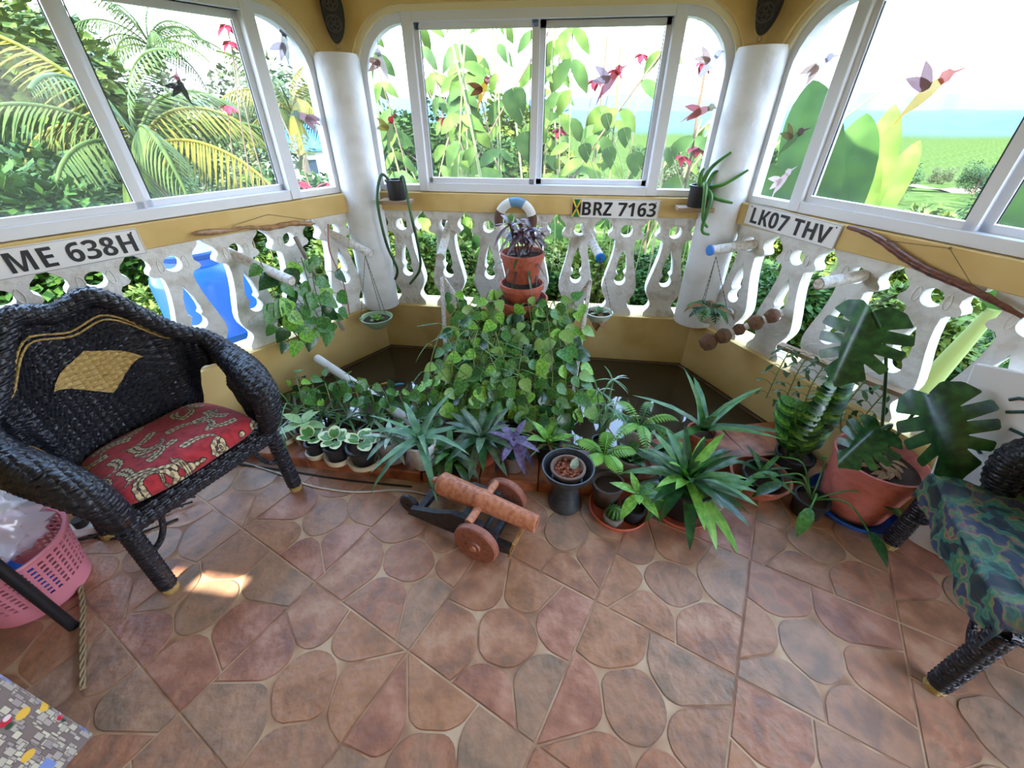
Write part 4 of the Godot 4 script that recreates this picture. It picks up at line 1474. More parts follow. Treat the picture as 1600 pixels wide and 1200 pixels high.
	part(t, "inner_pot", pot_mesh(.085, .07, .1, .012), M("pot_green", C8(52, 58, 52), .5), Transform3D(Basis(Vector3.RIGHT, .15), Vector3(0, .012, 0)))
	part(t, "soil", soil_mesh(.078), mats["soil"], Transform3D(Basis(), Vector3(0, .09, 0)))
	rosette(t, Vector3(0, .1, 0), 9, "sword", [G.dark, G.mid], .2, .15, 10, 70, .8, .2, .8)
	# caladium-like long leaves and zz plant
	t = thing("zamia_plant", "zamia plant with upright stems of glossy paired leaflets", "potted plant", Vector3(1.42, .006, -.87))
	pot(t, .085, .07, .14, blackp)
	for k in 3:
		var a: float = [0.3, 2.6, 4.4][k]
		var h: float = [.42, .3, .24][k]
		var base := Vector3(cos(a) * .02, .12, sin(a) * .02)
		var tip := Vector3(cos(a) * (.03 if k == 0 else .12), .12 + h, sin(a) * .05 - .02)
		var sp := catmull([base, base.lerp(tip, .5) + Vector3(0, .02, 0), tip], 8)
		b = MB.new(); b.tube(sp, [.011, .011, .011, .01, .01, .01, .009, .009, .008, .008, .007, .007, .006, .006, .005, .005, .004], 7)
		part(t, "stem", b.done(), G.mid)
		for j in range(3, 17):
			for s in [-1, 1]:
				var d := Vector3(s * 1.0, .45, .25).rotated(Vector3.UP, .3 if k == 0 else a)
				leaf_at(t, lmesh("oval", .5, .2), [G.mid, G.bright, G.mid, G.dark][j % 4], sp[j], d, Vector3(-.2, .6, .75), .125 * (1.0 - .35 * abs(j - 8) / 9.0), .85, "leaflet")
	leaf_at(t, lmesh("oval", .3, .2), G.mid, Vector3(.03, .54, -.02), Vector3(.1, 1, .1), Vector3(0, 0, 1), .09)
	t = thing("peace_lily", "low plant with long arching stalks and one broad pointed leaf", "potted plant", Vector3(1.405, .006, -.625))
	pot(t, .07, .058, .1, blackp)
	for k in 7:
		var a: float = [.35, 2.9, 3.5, 1.2, 5.2, 4.4, 2.2][k]
		var r := rnd(.14, .24)
		var tip := Vector3(cos(a) * r, .14 + rnd(0, .08), sin(a) * r)
		b = MB.new(); b.tube(catmull([Vector3(0, .08, 0), Vector3(cos(a) * r * .5, .2, sin(a) * r * .5), tip], 5), .004, 5)
		part(t, "stalk", b.done(), G.mid)
		leaf_at(t, lmesh("lance", .7, .15), [G.mid, G.dark][k % 2], tip, Vector3(cos(a), -.15, sin(a)), Vector3.UP, .19 if k == 0 else .14, .95)
	# monstera in the big pink pot
	saucer("wide blue plastic saucer under the pink monstera pot", Vector3(1.63, .006, -.69), .182, C8(20, 84, 176), .035)
	t = thing("monstera", "monstera with split dark leaves in a large pink pot", "potted plant", Vector3(1.63, .014, -.69))
	var pinkp := M("pot_pink", C8(190, 104, 92), .55, {"cols": [C8(176, 92, 80), C8(198, 112, 98), C8(184, 104, 94)], "scale": 3.0, "seed": 55})
	b = MB.new()
	b.lathe([Vector2(0, 0), Vector2(.124, 0), Vector2(.128, .006), Vector2(.143, .1), Vector2(.14, .106), Vector2(.162, .27), Vector2(.168, .275), Vector2(.17, .3), Vector2(.162, .302), Vector2(.154, .27), Vector2(.13, .1), Vector2(0, .1)], 40)
	part(t, "pot", b.done(), pinkp)
	part(t, "soil", soil_mesh(.155), mats["soil"], Transform3D(Basis(), Vector3(0, .255, 0)))
	for k in 22:
		var a := rnd(0, TAU)
		leaf_at(t, lmesh("lance", .8, .2), G.dry, Vector3(cos(a) * rnd(0, .08), .27, sin(a) * rnd(0, .08)), Vector3(cos(a + 1), rnd(.1, .6), sin(a + 1)), Vector3.UP, rnd(.06, .09), 1, "dead_leaf")
	for q in [[Vector3(-.19, .88, -.19), Vector3(-.25, -.75, .5), Vector3(-.2, .5, .9), .3], [Vector3(-.03, .66, .05), Vector3(.3, -.6, .65), Vector3(-.1, .7, .7), .32], [Vector3(-.16, .52, .1), Vector3(-.6, -.4, .5), Vector3(0, .8, .6), .2]]:
		b = MB.new(); b.tube(catmull([Vector3(rnd(-.04, .04), .26, rnd(-.04, .04)), (q[0] as Vector3) * .6 + Vector3(0, .2, 0), q[0]], 6), .006, 6)
		part(t, "stalk", b.done(), G.dark)
		leaf_at(t, monstera_leaf(), G.dark, q[0], q[1], q[2], q[3], 1.0)
	# --- rockery with its stacked clay pots
	var rock := M("rock", Color.WHITE, .9, {"cols": [C8(60, 50, 42), C8(104, 92, 78), C8(80, 70, 60), C8(126, 112, 96)], "scale": 4.0, "seed": 56, "bump": 4.0})
	t = thing("rockery", "dark rock pile rising from the pond under the vines", "rockery", Vector3(-.05, 0, -1.25))
	for k in 30:
		var u := rnd(0, 1)
		var zz: float = lerp(.42, -.38, u)
		var sz := rnd(.09, .15)
		var hh: float = lerp(.02, .42, u)
		b = MB.new()
		var ph := rnd(0, 9)
		var prof := []
		for j in 7: prof.append(Vector2(max(0.0, sin(PI * j / 6.0)) * sz * (1.0 + .18 * sin(j * 2.0 + ph)), (-cos(PI * j / 6.0)) * sz * .75))
		b.lathe(prof, 9, Transform3D(Basis.from_euler(Vector3(rnd(-.5, .5), rnd(0, 6), rnd(-.5, .5))) * Basis.from_scale(Vector3(1, 1, rnd(.7, 1.2)))))
		part(t, "rock", b.done(), rock, Transform3D(Basis(), Vector3(rnd(-.3, .3) * (1.1 - u * .45), rnd(-.05, max(.0, hh)), zz)))
	b = MB.new()
	b.lathe([Vector2(0, -.28), Vector2(.24, -.28), Vector2(.2, .2), Vector2(.13, .46), Vector2(0, .48)], 14, Transform3D(Basis(), Vector3(0, 0, -.25)))
	part(t, "core", b.done(), rock)
	for q in [[.46, .15, .11, .18, "large clay pot low in the stack above the rockery"], [.63, .125, .095, .1, "middle clay pot in the stack above the rockery"], [.745, .12, .088, .16, "top clay pot with plum-coloured leaves in front of the life ring"]]:
		t = thing("clay_pot", q[4], "pot", Vector3(-.02, q[0], -1.5))
		pot(t, q[1], q[2], q[3], terra, .02)
		if q[0] > .7:
			for k in 5:
				var a := k * 1.3 + .2
				var tip := Vector3(cos(a) * .07, .24 + .03 * (k % 3), sin(a) * .05)
				b = MB.new(); b.tube([Vector3(cos(a) * .03, .13, sin(a) * .03), tip], .005, 6)
				part(t, "stem", b.done(), G.plum)
				rosette(t, tip, 9, "sword", [G.plum, G.plum, G.purple], .15, .11, -25, 60, .8, .25)
			rosette(t, Vector3(0, .14, 0), 22, "grass", [G.plum, G.dark], .26, .18, -30, 45, 1.3, .2, 1.8)
	# white weathered stakes
	for q in [["weathered white stake on the life ring's armchair side", Vector3(-.53, .70, -1.60), Vector3(-.43, -.02, -1.16), Vector3(-.36, .52, -1.5)], ["weathered white stake beside the pale hanging bowl", Vector3(.375, .73, -1.58), Vector3(.31, -.02, -1.16), Vector3(.2, .45, -1.6)]]:
		t = thing("white_stake", q[0], "stake", Vector3.ZERO)
		b = MB.new(); b.bar(q[1], q[2], .022, .016, Vector3.BACK, .002); part(t, "post", b.done(), M("old_white_wood", Color.WHITE, .8, {"cols": [C8(150, 136, 122), C8(222, 216, 206), C8(200, 190, 178)], "scale": 7.0, "seed": 57}))
		b = MB.new(); b.bar(q[1] + Vector3(.004, 0, -.012), q[3], .02, .014, Vector3.BACK, .002); part(t, "brace", b.done(), mats["old_white_wood"])
	# --- pothos over the rockery
	var pm := [G.mid, G.mid, G.bright, G.varieg, G.dark, G.mid]
	for k in 19:
		var x := -.36 + .68 * k / 18.0 + rnd(-.03, .03)
		var x2 := x * 1.15 + rnd(-.05, .05)
		var top := Vector3(x * .75 - .03, rnd(.5, .64), -1.42 + rnd(-.06, .06))
		var mid := Vector3(x - .02, rnd(.38, .46), -1.08 + rnd(-.06, .06))
		var low := Vector3(x2 - .02, rnd(.18, .28), -.88 + rnd(-.05, .05))
		vine("pothos_vine", "green pothos vine trailing down the rockery", [top, mid, low], Vector3(0, .55, .83), 15, .07, .115, pm, "pothos vines on the rockery")
	for k in 6:
		var x := -.42 + .15 * k
		vine("pothos_vine", "green pothos vine trailing down the rockery", [Vector3(x, .62 + rnd(-.05, .05), -1.5), Vector3(x + rnd(-.08, .08), .66, -1.38), Vector3(x + rnd(-.1, .1), .52, -1.28)], Vector3(0, .4, .9), 8, .06, .09, [G.mid, G.bright, G.varieg], "pothos vines on the rockery")
	for k in 5:
		var a := rnd(0, 6)
		vine("tendril_plant", "thin pale tendrils curling over the rockery vines", [Vector3(-.33 + .05 * k, .55, -1.2), Vector3(-.38 + .08 * k, .62 - .04 * k, -1.05), Vector3(-.45 + .12 * k, .42, -.98), Vector3(-.42 + .1 * k, .3, -1.0)], Vector3(0, .5, .8), 9, .1, .16, [G.aloe, G.mid], "curling tendrils on the rockery", "grass")
	# --- trailing plants behind the small pots
	for k in 11:
		var x := -1.36 + .085 * k
		vine("creeper", "creeping green vine over the pond edge behind the small pots", [Vector3(x, .12, -1.15 + .03 * k * .5), Vector3(x + .1, .22 + rnd(0, .08), -1.0), Vector3(x + .2, .14 + rnd(0, .05), -.86)], Vector3(0, .75, .66), 9, .05, .085, [G.mid, G.dark, G.bright, G.mid], "creepers behind the small pots")
	for k in 5:
		t = thing("grass_tuft", "tuft of thin arching blades behind the small pots", "plant", Vector3(-1.3 + .17 * k, .07, -.93 + rnd(-.03, .03)), 0, "grassy tufts behind the small pots")
		rosette(t, Vector3.ZERO, 14, "grass", [G.mid, G.dark, G.aloe], .26, .2, 10, 75, 1.1, .2, 1.2)
	b = MB.new(); b.tube([Vector3(-1.3, .25, -1.28), Vector3(-.55, .1, -.90)], .026, 14)
	single("white_pipe", "white plastic pipe lying slanted among the creepers", "pipe", b.done(), M("pvc", C8(222, 220, 216), .4))
	# --- pipes through the balusters, with their hanging bowls
	var pvc := M("pvc", C8(222, 220, 216), .4)
	var oldp := M("pvc_stained", Color.WHITE, .5, {"cols": [C8(176, 160, 140), C8(222, 216, 208), C8(206, 196, 184)], "scale": 6.0, "seed": 58})
	var capm := M("blue_cap", C8(24, 112, 190), .4)
	for q in [["left", .272, .915, .34, .10, -.10, false, "stained white pipe through the baluster above the bottle planter"], ["left", .854, .925, .22, .10, -.12, false, "white pipe holding the green hanging bowl"], ["front", -.58, .925, .22, .02, -.13, false, "white pipe above the stake on the life ring's armchair side"], ["front", .323, .93, .26, .10, -.09, true, "white pipe with a blue cap below the plate BRZ 7163"], ["right", -.85, .935, .24, -.05, -.02, true, "white pipe with a blue cap below the plate LK07 THV"], ["right", -.27, .935, .26, .0, .0, false, "white pipe through the baluster below the snake stick"]]:
		var xf := wall_xf(q[0])
		var a := xf * Vector3(q[1], q[2], -.12)
		var e := xf * Vector3(q[1] + q[4], q[2] + q[5], q[3])
		t = thing("drain_pipe", q[7], "pipe", a)
		b = MB.new()
		var pa := [Vector3.ZERO, e - a]
		b.tube(pa, .026, 16, q[6])
		if not q[6]: b.tube([e - a, (e - a) * .9], .022, 16)
		part(t, "pipe", b.done(), oldp)
		if q[6]:
			b = MB.new(); b.tube([(e - a) * .99, (e - a) * 1.02], .0285, 18); part(t, "end_cap", b.done(), capm, Transform3D(), "blue end cap")
	var chain := M("chain", C8(90, 88, 86), .5)
	for q in [[Vector3(-1.035, .80, -1.66), Vector3(-1.02, .395, -1.62), .105, C8(150, 176, 140), "green hanging bowl on chains beside the pillar", "green"], [Vector3(.42, .85, -1.66), Vector3(.455, .50, -1.66), .085, C8(206, 212, 190), "pale hanging bowl of dry leaves beside the white stake", "dry"], [Vector3(1.03, .90, -1.56), Vector3(1.07, .60, -1.54), .095, C8(222, 224, 214), "white hanging bowl of dark fern on chains", "fern"]]:
		t = thing("hanging_bowl", q[4], "hanging planter", q[1])
		b = MB.new()
		var r: float = q[2]
		b.lathe([Vector2(0, -.072), Vector2(r * .45, -.066), Vector2(r * .8, -.035), Vector2(r, .0), Vector2(r + .003, .004), Vector2(r - .006, .004), Vector2(r * .76, -.03), Vector2(0, -.055)], 28)
		part(t, "bowl", b.done(), M("bowl" + q[5], q[3], .5))
		part(t, "soil", soil_mesh(r * .88), mats["soil"], Transform3D(Basis(), Vector3(0, -.016, 0)))
		for k in 3:
			var a := TAU * k / 3 + .4
			var foot := Vector3(cos(a) * r, .002, sin(a) * r)
			var hook: Vector3 = q[0] - q[1]
			b = MB.new()
			var n := int((hook - foot).length() / .012)
			for j in n:
				var p := foot.lerp(hook, (j + .5) / n)
				b.box(p, Vector3(.004 if j % 2 == 0 else .0015, .013, .0015 if j % 2 == 0 else .004), aim((hook - foot).cross(Vector3.RIGHT), hook - foot))
			part(t, "chain", b.done(), chain)
		match q[5]:
			"green": rosette(t, Vector3(0, -.01, 0), 16, "oval", [G.mid, G.bright], .05, .035, 5, 60, .4, .2)
			"dry":
				rosette(t, Vector3(0, -.01, 0), 14, "lance", [G.dry], .13, .08, -60, 40, 1.2, .3)
				rosette(t, Vector3(0, -.01, 0), 6, "lance", [G.mid], .07, .05, 20, 70, .4)
			"fern":
				for k in 11: part(t, "frond", frond_mesh("c", 12, .17, .045, 2.4), [G.dark, G.mid, G.dry][k % 3], Transform3D(Basis(Vector3.UP, k * .57), Vector3(0, -.01, 0)))
	# coconut shells strung on a pipe
	t = thing("coconut_string", "row of brown coconut shells threaded on a pipe", "ornament", Vector3(1.40, .655, -1.43))
	var dirc := (Vector3(1.075, .43, -1.46) - Vector3(1.40, .655, -1.43))
	b = MB.new(); b.tube([Vector3.ZERO, dirc], .018, 10); part(t, "pipe", b.done(), pvc)
	var husk := M("coconut", Color.WHITE, .85, {"cols": [C8(84, 56, 40), C8(126, 90, 66), C8(104, 74, 54)], "scale": 9.0, "seed": 59, "bump": 3.0})
	for k in 5:
		b = MB.new()
		var rr: float = [.04, .042, .034, .044, .05][k]
		b.lathe([Vector2(0, -rr), Vector2(rr * .6, -rr * .85), Vector2(rr * .98, -rr * .3), Vector2(rr, .1 * rr), Vector2(rr * .75, rr * .75), Vector2(0, rr)], 18)
		part(t, "shell", b.done(), husk, Transform3D(aim(Vector3(0, .3, 1), dirc), dirc * (.12 + .215 * k)))
	# clear bottle planter with pothos on the armchair side
	var xl := wall_xf("left")
	t = thing("bottle_planter", "clear plastic bottle planter hung from the stained pipe", "planter", xl * Vector3(.45, .44, .12))
	b = MB.new()
	var bp := [Vector2(0, 0), Vector2(.06, 0)]
	for k in 12: bp.append(Vector2(.066 + .003 * (k % 2), .01 + k * .011))
	bp.append_array([Vector2(.066, .15), Vector2(.063, .15)])
	b.lathe(bp, 24)
	part(t, "bottle", b.done(), M("clear_bottle", Color(.82, .9, .94), .08, {"alpha": .35}))
	part(t, "soil", soil_mesh(.058), mats["soil"], Transform3D(Basis(), Vector3(0, .08, 0)))
	b = MB.new(); b.tube([Vector3(.05, .15, 0), xl.basis * Vector3(-.09, .43, .06)], .002, 5); part(t, "hanger", b.done(), M("string", C8(120, 96, 60), .9))
	for k in 7:
		var x := .24 + .055 * k
		vine("hanging_pothos", "leafy pothos strand hanging at the bottle planter", [xl * Vector3(x + .08, .84 + rnd(-.06, .1), .16), xl * Vector3(x + rnd(-.03, .08), .70, .22), xl * Vector3(x + .06, .56 + rnd(-.05, .05), .18), xl * Vector3(x + .1, .42, .14)], xl.basis.z, 7, .075, .125, [G.mid, G.dark, G.mid, G.bright], "pothos strands at the bottle planter")
	b = MB.new(); b.tube([xl * Vector3(.60, .95, .03), xl * Vector3(.70, .34, .12)], .013, 10)
	single("grey_cane", "grey cane leaning on the balusters beside the bottle planter", "cane", b.done(), M("cane", C8(140, 130, 120), .7))
	b = MB.new(); b.tube(catmull([xl * Vector3(.83, .98, .015), xl * Vector3(.80, .82, .01), xl * Vector3(.84, .6, .012), xl * Vector3(.83, .38, .015)], 6), .005, 6)
	single("pink_cable", "pinkish cable running down the baluster beside the pillar", "cable", b.done(), M("pink_cable", C8(176, 130, 116), .7))
	# pots on the little wall brackets
	for q in [["black pot with two long trailing cactus stems on a wooden bracket", Vector3(-.86, 1.075, -1.865), "trail"], ["black pot with upright arching cactus stems on a bracket", Vector3(.94, 1.075, -1.865), "up"]]:
		b = MB.new(); b.box(Vector3(0, .011, 0), Vector3(.2, .022, .11), Basis(), .002)
		single("wall_bracket", "small wooden shelf under the %s" % ("trailing cactus" if q[2] == "trail" else "upright cactus"), "shelf", b.done(), M("bracket_wood", C8(150, 122, 92), .7), Transform3D(Basis(), q[1]))
		t = thing("cactus_planter", q[0], "cactus", q[1] + Vector3(.01, .022, .0))
		pot(t, .058, .05, .115, blackp, .008)
		if q[2] == "trail":
			for pts in [[Vector3(-.03, .1, .0), Vector3(-.07, .14, .03), Vector3(-.105, .0, .07), Vector3(-.09, -.25, .075), Vector3(-.05, -.42, .06), Vector3(-.08, -.5, .05)], [Vector3(.03, .1, 0), Vector3(.07, .13, .04), Vector3(.1, -.05, .075), Vector3(.125, -.3, .075), Vector3(.11, -.42, .07), Vector3(.03, -.52, .07)]]:
				b = MB.new(); b.tube(catmull(pts, 7), .009, 7); part(t, "stem", b.done(), G.dark)
		else:
			for pts in [[Vector3(0, .1, 0), Vector3(.02, .2, .03), Vector3(.1, .28, .05)], [Vector3(.02, .1, .02), Vector3(.1, .13, .07), Vector3(.2, .2, .08)], [Vector3(.02, .1, .02), Vector3(.07, .06, .08), Vector3(.16, .04, .1)], [Vector3(0, .1, .03), Vector3(.0, .12, .09), Vector3(.02, -.04, .11), Vector3(.06, -.09, .1)], [Vector3(-.01, .1, .01), Vector3(-.02, .17, .02), Vector3(-.01, .2, .02)], [Vector3(.03, .1, .0), Vector3(.05, .17, 0), Vector3(.08, .19, .01)], [Vector3(.01, .1, .04), Vector3(.04, .06, .1), Vector3(.03, -.1, .11), Vector3(.08, -.13, .1)]]:
				var cp := catmull(pts, 6)
				var rr := []
				for i in cp.size(): rr.append(.014 * (1.0 - .75 * i / cp.size()) + .002)
				b = MB.new(); b.tube(cp, rr, 6); part(t, "stem", b.done(), G.mid)
	# small trailing plant of succulents at the zamia side
	for k in 6:
		vine("trailing_succulent", "dark trailing succulent hanging over the pond edge by the coconuts", [Vector3(1.40 + .05 * k, .55, -1.22 + .07 * k), Vector3(1.33 + .05 * k, .5 - .02 * k, -1.12 + .06 * k), Vector3(1.30 + .06 * k, .32, -1.08 + .06 * k)], Vector3(-.6, .5, .6), 16, .03, .05, [G.dark, G.aloe, G.rhoeo], "trailing succulents by the coconuts", "lance")
	b = MB.new(); b.bar(Vector3(1.36, .54, -1.26), Vector3(1.72, .54, -.84), .05, .02); 
	single("planter_ledge", "narrow wooden ledge carrying the trailing succulents", "shelf", b.done(), M("bracket_wood", C8(150, 122, 92), .7))
	# yellow butterfly ornament and two pond fish
	for q in [["orange fish near the surface of the dark pond", Vector3(-.93, .02, -1.38), C8(196, 130, 40)], ["pale blue fish in the dark pond", Vector3(-.84, .02, -1.38), C8(60, 140, 176)]]:
		b = MB.new()
		b.tube([Vector3(-.04, 0, 0), Vector3(-.02, 0, 0), Vector3(.01, 0, 0), Vector3(.03, 0, 0), Vector3(.045, 0, 0)], [.003, .009, .012, .008, .002], 8)
		b.leaf(.03, LF.oval, Transform3D(aim(Vector3(-1, 0, .3)), Vector3(-.035, .002, 0)), .1, .1)
		single("pond_fish", q[0], "fish", b.done(), M("fish" + (q[2] as Color).to_html(), q[2], .4), Transform3D(Basis(Vector3.UP, .4), q[1]))
	t = thing("toy_butterfly", "orange butterfly ornament on the white stake", "ornament", Vector3(-.43, .2, -1.1))
	for s in [-1, 1]:
		leaf_at(t, lmesh("oval", .1, .1), M("butterfly", C8(232, 168, 40), .5), Vector3.ZERO, Vector3(s * .5, .6 * s, .2), Vector3(0, .3, 1), .05, 1.2, "wing")

# ---------------------------------------------------------------- garden and valley
var hn := FastNoiseLite.new()

func land(x: float, z: float) -> float:
	var d := Vector2(x, z).length()
	var s: float = Vector2(x, z).normalized().dot(Vector2(.6, -.8)) if d > .01 else 0.0
	var down: float = -max(0.0, s + .25) * (min(d, 60.0) * .085 + clamp(d - 60.0, 0.0, 400.0) * .055)
	var up: float = max(0.0, -s - .1) * min(d, 40.0) * .05
	return -.4 + (down + up) * smooth(3.0, 12.0, d) + hn.get_noise_2d(x, z) * clamp((d - 8.0) * .02, 0.0, 4.0)

func crown_mesh(key: String, n: int, leaf: float, flat := 1.0) -> Mesh:
	return mesh_of("crown" + key, func():
		var r := RandomNumberGenerator.new()
		r.seed = key.hash() & 0xffff
		var b := MB.new()
		b.g(0xffffffff)
		var blobs := []
		for k in 12:
			var a := r.randf_range(0, TAU)
			var q := r.randf_range(.2, .72)
			blobs.append([Vector3(cos(a) * q, r.randf_range(-.45, .55) * flat, sin(a) * q), r.randf_range(.26, .42)])
		for i in n:
			var bl: Array = blobs[r.randi() % 12]
			var v := Vector3(r.randfn(), r.randfn(), r.randfn()).normalized()
			var p: Vector3 = bl[0] + v * bl[1] * pow(r.randf(), .3)
			var d := (v + Vector3(r.randf_range(-.8, .8), r.randf_range(-1.0, .3), r.randf_range(-.8, .8))).normalized()
			var bs := aim(d, Vector3(r.randf_range(-.6, .6), 1, r.randf_range(-.6, .6)))
			var l := leaf * r.randf_range(.6, 1.3)
			var w := l * .34
			b.tri(p, p + bs.z * l * .5 + bs.x * w, p + bs.z * l)
			b.tri(p, p + bs.z * l, p + bs.z * l * .5 - bs.x * w)
		return b.done())

func leafmat(key: String, cols: Array) -> StandardMaterial3D:
	var c2 := []
	for c in cols: c2.append(Color(c.r * .74, c.g * .74, c.b * .7))
	return M("out_" + key, Color.WHITE, .6, {"spec": 0.25, "cols": c2, "scale": .6, "seed": key.length() + 3, "freq": .03, "world": true, "backlight": (c2[1] as Color) * .45})

func tree(label: String, at: Vector3, r: float, h: float, mesh: Mesh, m: Material, group: String, called := "garden_tree"):
	at.y = land(at.x, at.z)
	var t := thing(called, label, "tree" if called == "garden_tree" else "bush", at, rnd(0, 6), group)
	part(t, "foliage", mesh, m, Transform3D(Basis.from_scale(Vector3(r, r * .9, r)), Vector3(0, h, 0)))
	var b := MB.new()
	b.tube([Vector3(0, -.3, 0), Vector3(.05 * r, h * .5, .03), Vector3(0, h, 0)], [.07 * r, .05 * r, .02 * r], 8)
	for k in 5:
		var a := k * 1.3
		b.tube([Vector3(0, h * .75, 0), Vector3(cos(a) * r * .4, h + r * .1, sin(a) * r * .4)], [.025 * r, .008 * r], 6)
	part(t, "trunk", b.done(), M("bark", C8(92, 78, 64), .9))

func palm_frond(key: String, l: float, droop: float) -> Mesh:
	return mesh_of("palmfrond" + key, func():
		var b := MB.new()
		var p := Vector3.ZERO
		var sp := [p]
		var n := 46
		for i in n:
			var u := float(i) / n
			var a := .75 - droop * u
			p += Vector3(0, sin(a), cos(a)) * l / n
			sp.append(p)
			if i < 4: continue
			var ll := l * .27 * pow(sin(PI * (.1 + .86 * u)), .7)
			for s in [-1, 1]:
				b.leaf(ll, LF.grass, Transform3D(aim(Vector3(s * 1.0, -.5 - .4 * u, .75 + .2 * sin(i * 3.0)), Vector3.UP) * Basis.from_scale(Vector3(1.05, 1, 1)), p), .7, .1)
		b.tube(sp, .012 * l, 5)
		return b.done())

func palm(label: String, crown: Vector3, l: float, ms: Array):
	var gy := land(crown.x, crown.z)
	var t := thing("palm_tree", label, "palm", Vector3(crown.x, gy, crown.z), 0, "coconut palms in the garden")
	var c := Vector3(0, crown.y - gy, 0)
	var b := MB.new()
	b.tube([Vector3(.1, -.3, 0), Vector3(.05, c.y * .5, 0), c], [.1, .075, .06], 10)
	part(t, "trunk", b.done(), M("palm_bark", C8(126, 112, 94), .9))
	for i in 17:
		var a := i * 2.39996 + 0.6
		part(t, "frond", palm_frond("%.1f_%d" % [l, i % 3], l, [1.3, 1.8, 2.2][i % 3]), ms[i % ms.size()], Transform3D(Basis(Vector3.UP, a) * Basis(Vector3.RIGHT, lerp(.55, -.75, i / 16.0)), c))

func house(label: String, at: Vector3, turn: float, w: float, d: float, h: float, wallc: Color, roofc: Color):
	at.y = land(at.x, at.z) - .2
	var t := thing("garden_house", label, "house", at, turn)
	var b := MB.new()
	b.box(Vector3(0, h / 2, 0), Vector3(w, h, d))
	part(t, "walls", b.done(), M("hw" + wallc.to_html(), wallc, .8))
	b = MB.new()
	b.prism(PackedVector2Array([Vector2(-d * .62, h - .05), Vector2(0, h + d * .3), Vector2(d * .62, h - .05), Vector2(d * .62, h - .15), Vector2(0, h + d * .3 - .12), Vector2(-d * .62, h - .15)]), -w * .56, w * .56, Transform3D(Basis(Vector3.UP, PI / 2), Vector3.ZERO))
	part(t, "roof", b.done(), M("hr" + roofc.to_html(), roofc, .7))
	for k in 3:
		b = MB.new()
		b.box(Vector3(-w * .3 + k * w * .3, h * .55, d / 2 + .02), Vector3(w * .14, h * .34, .06))
		part(t, "window", b.done(), M("house_window", C8(46, 58, 74), .2))

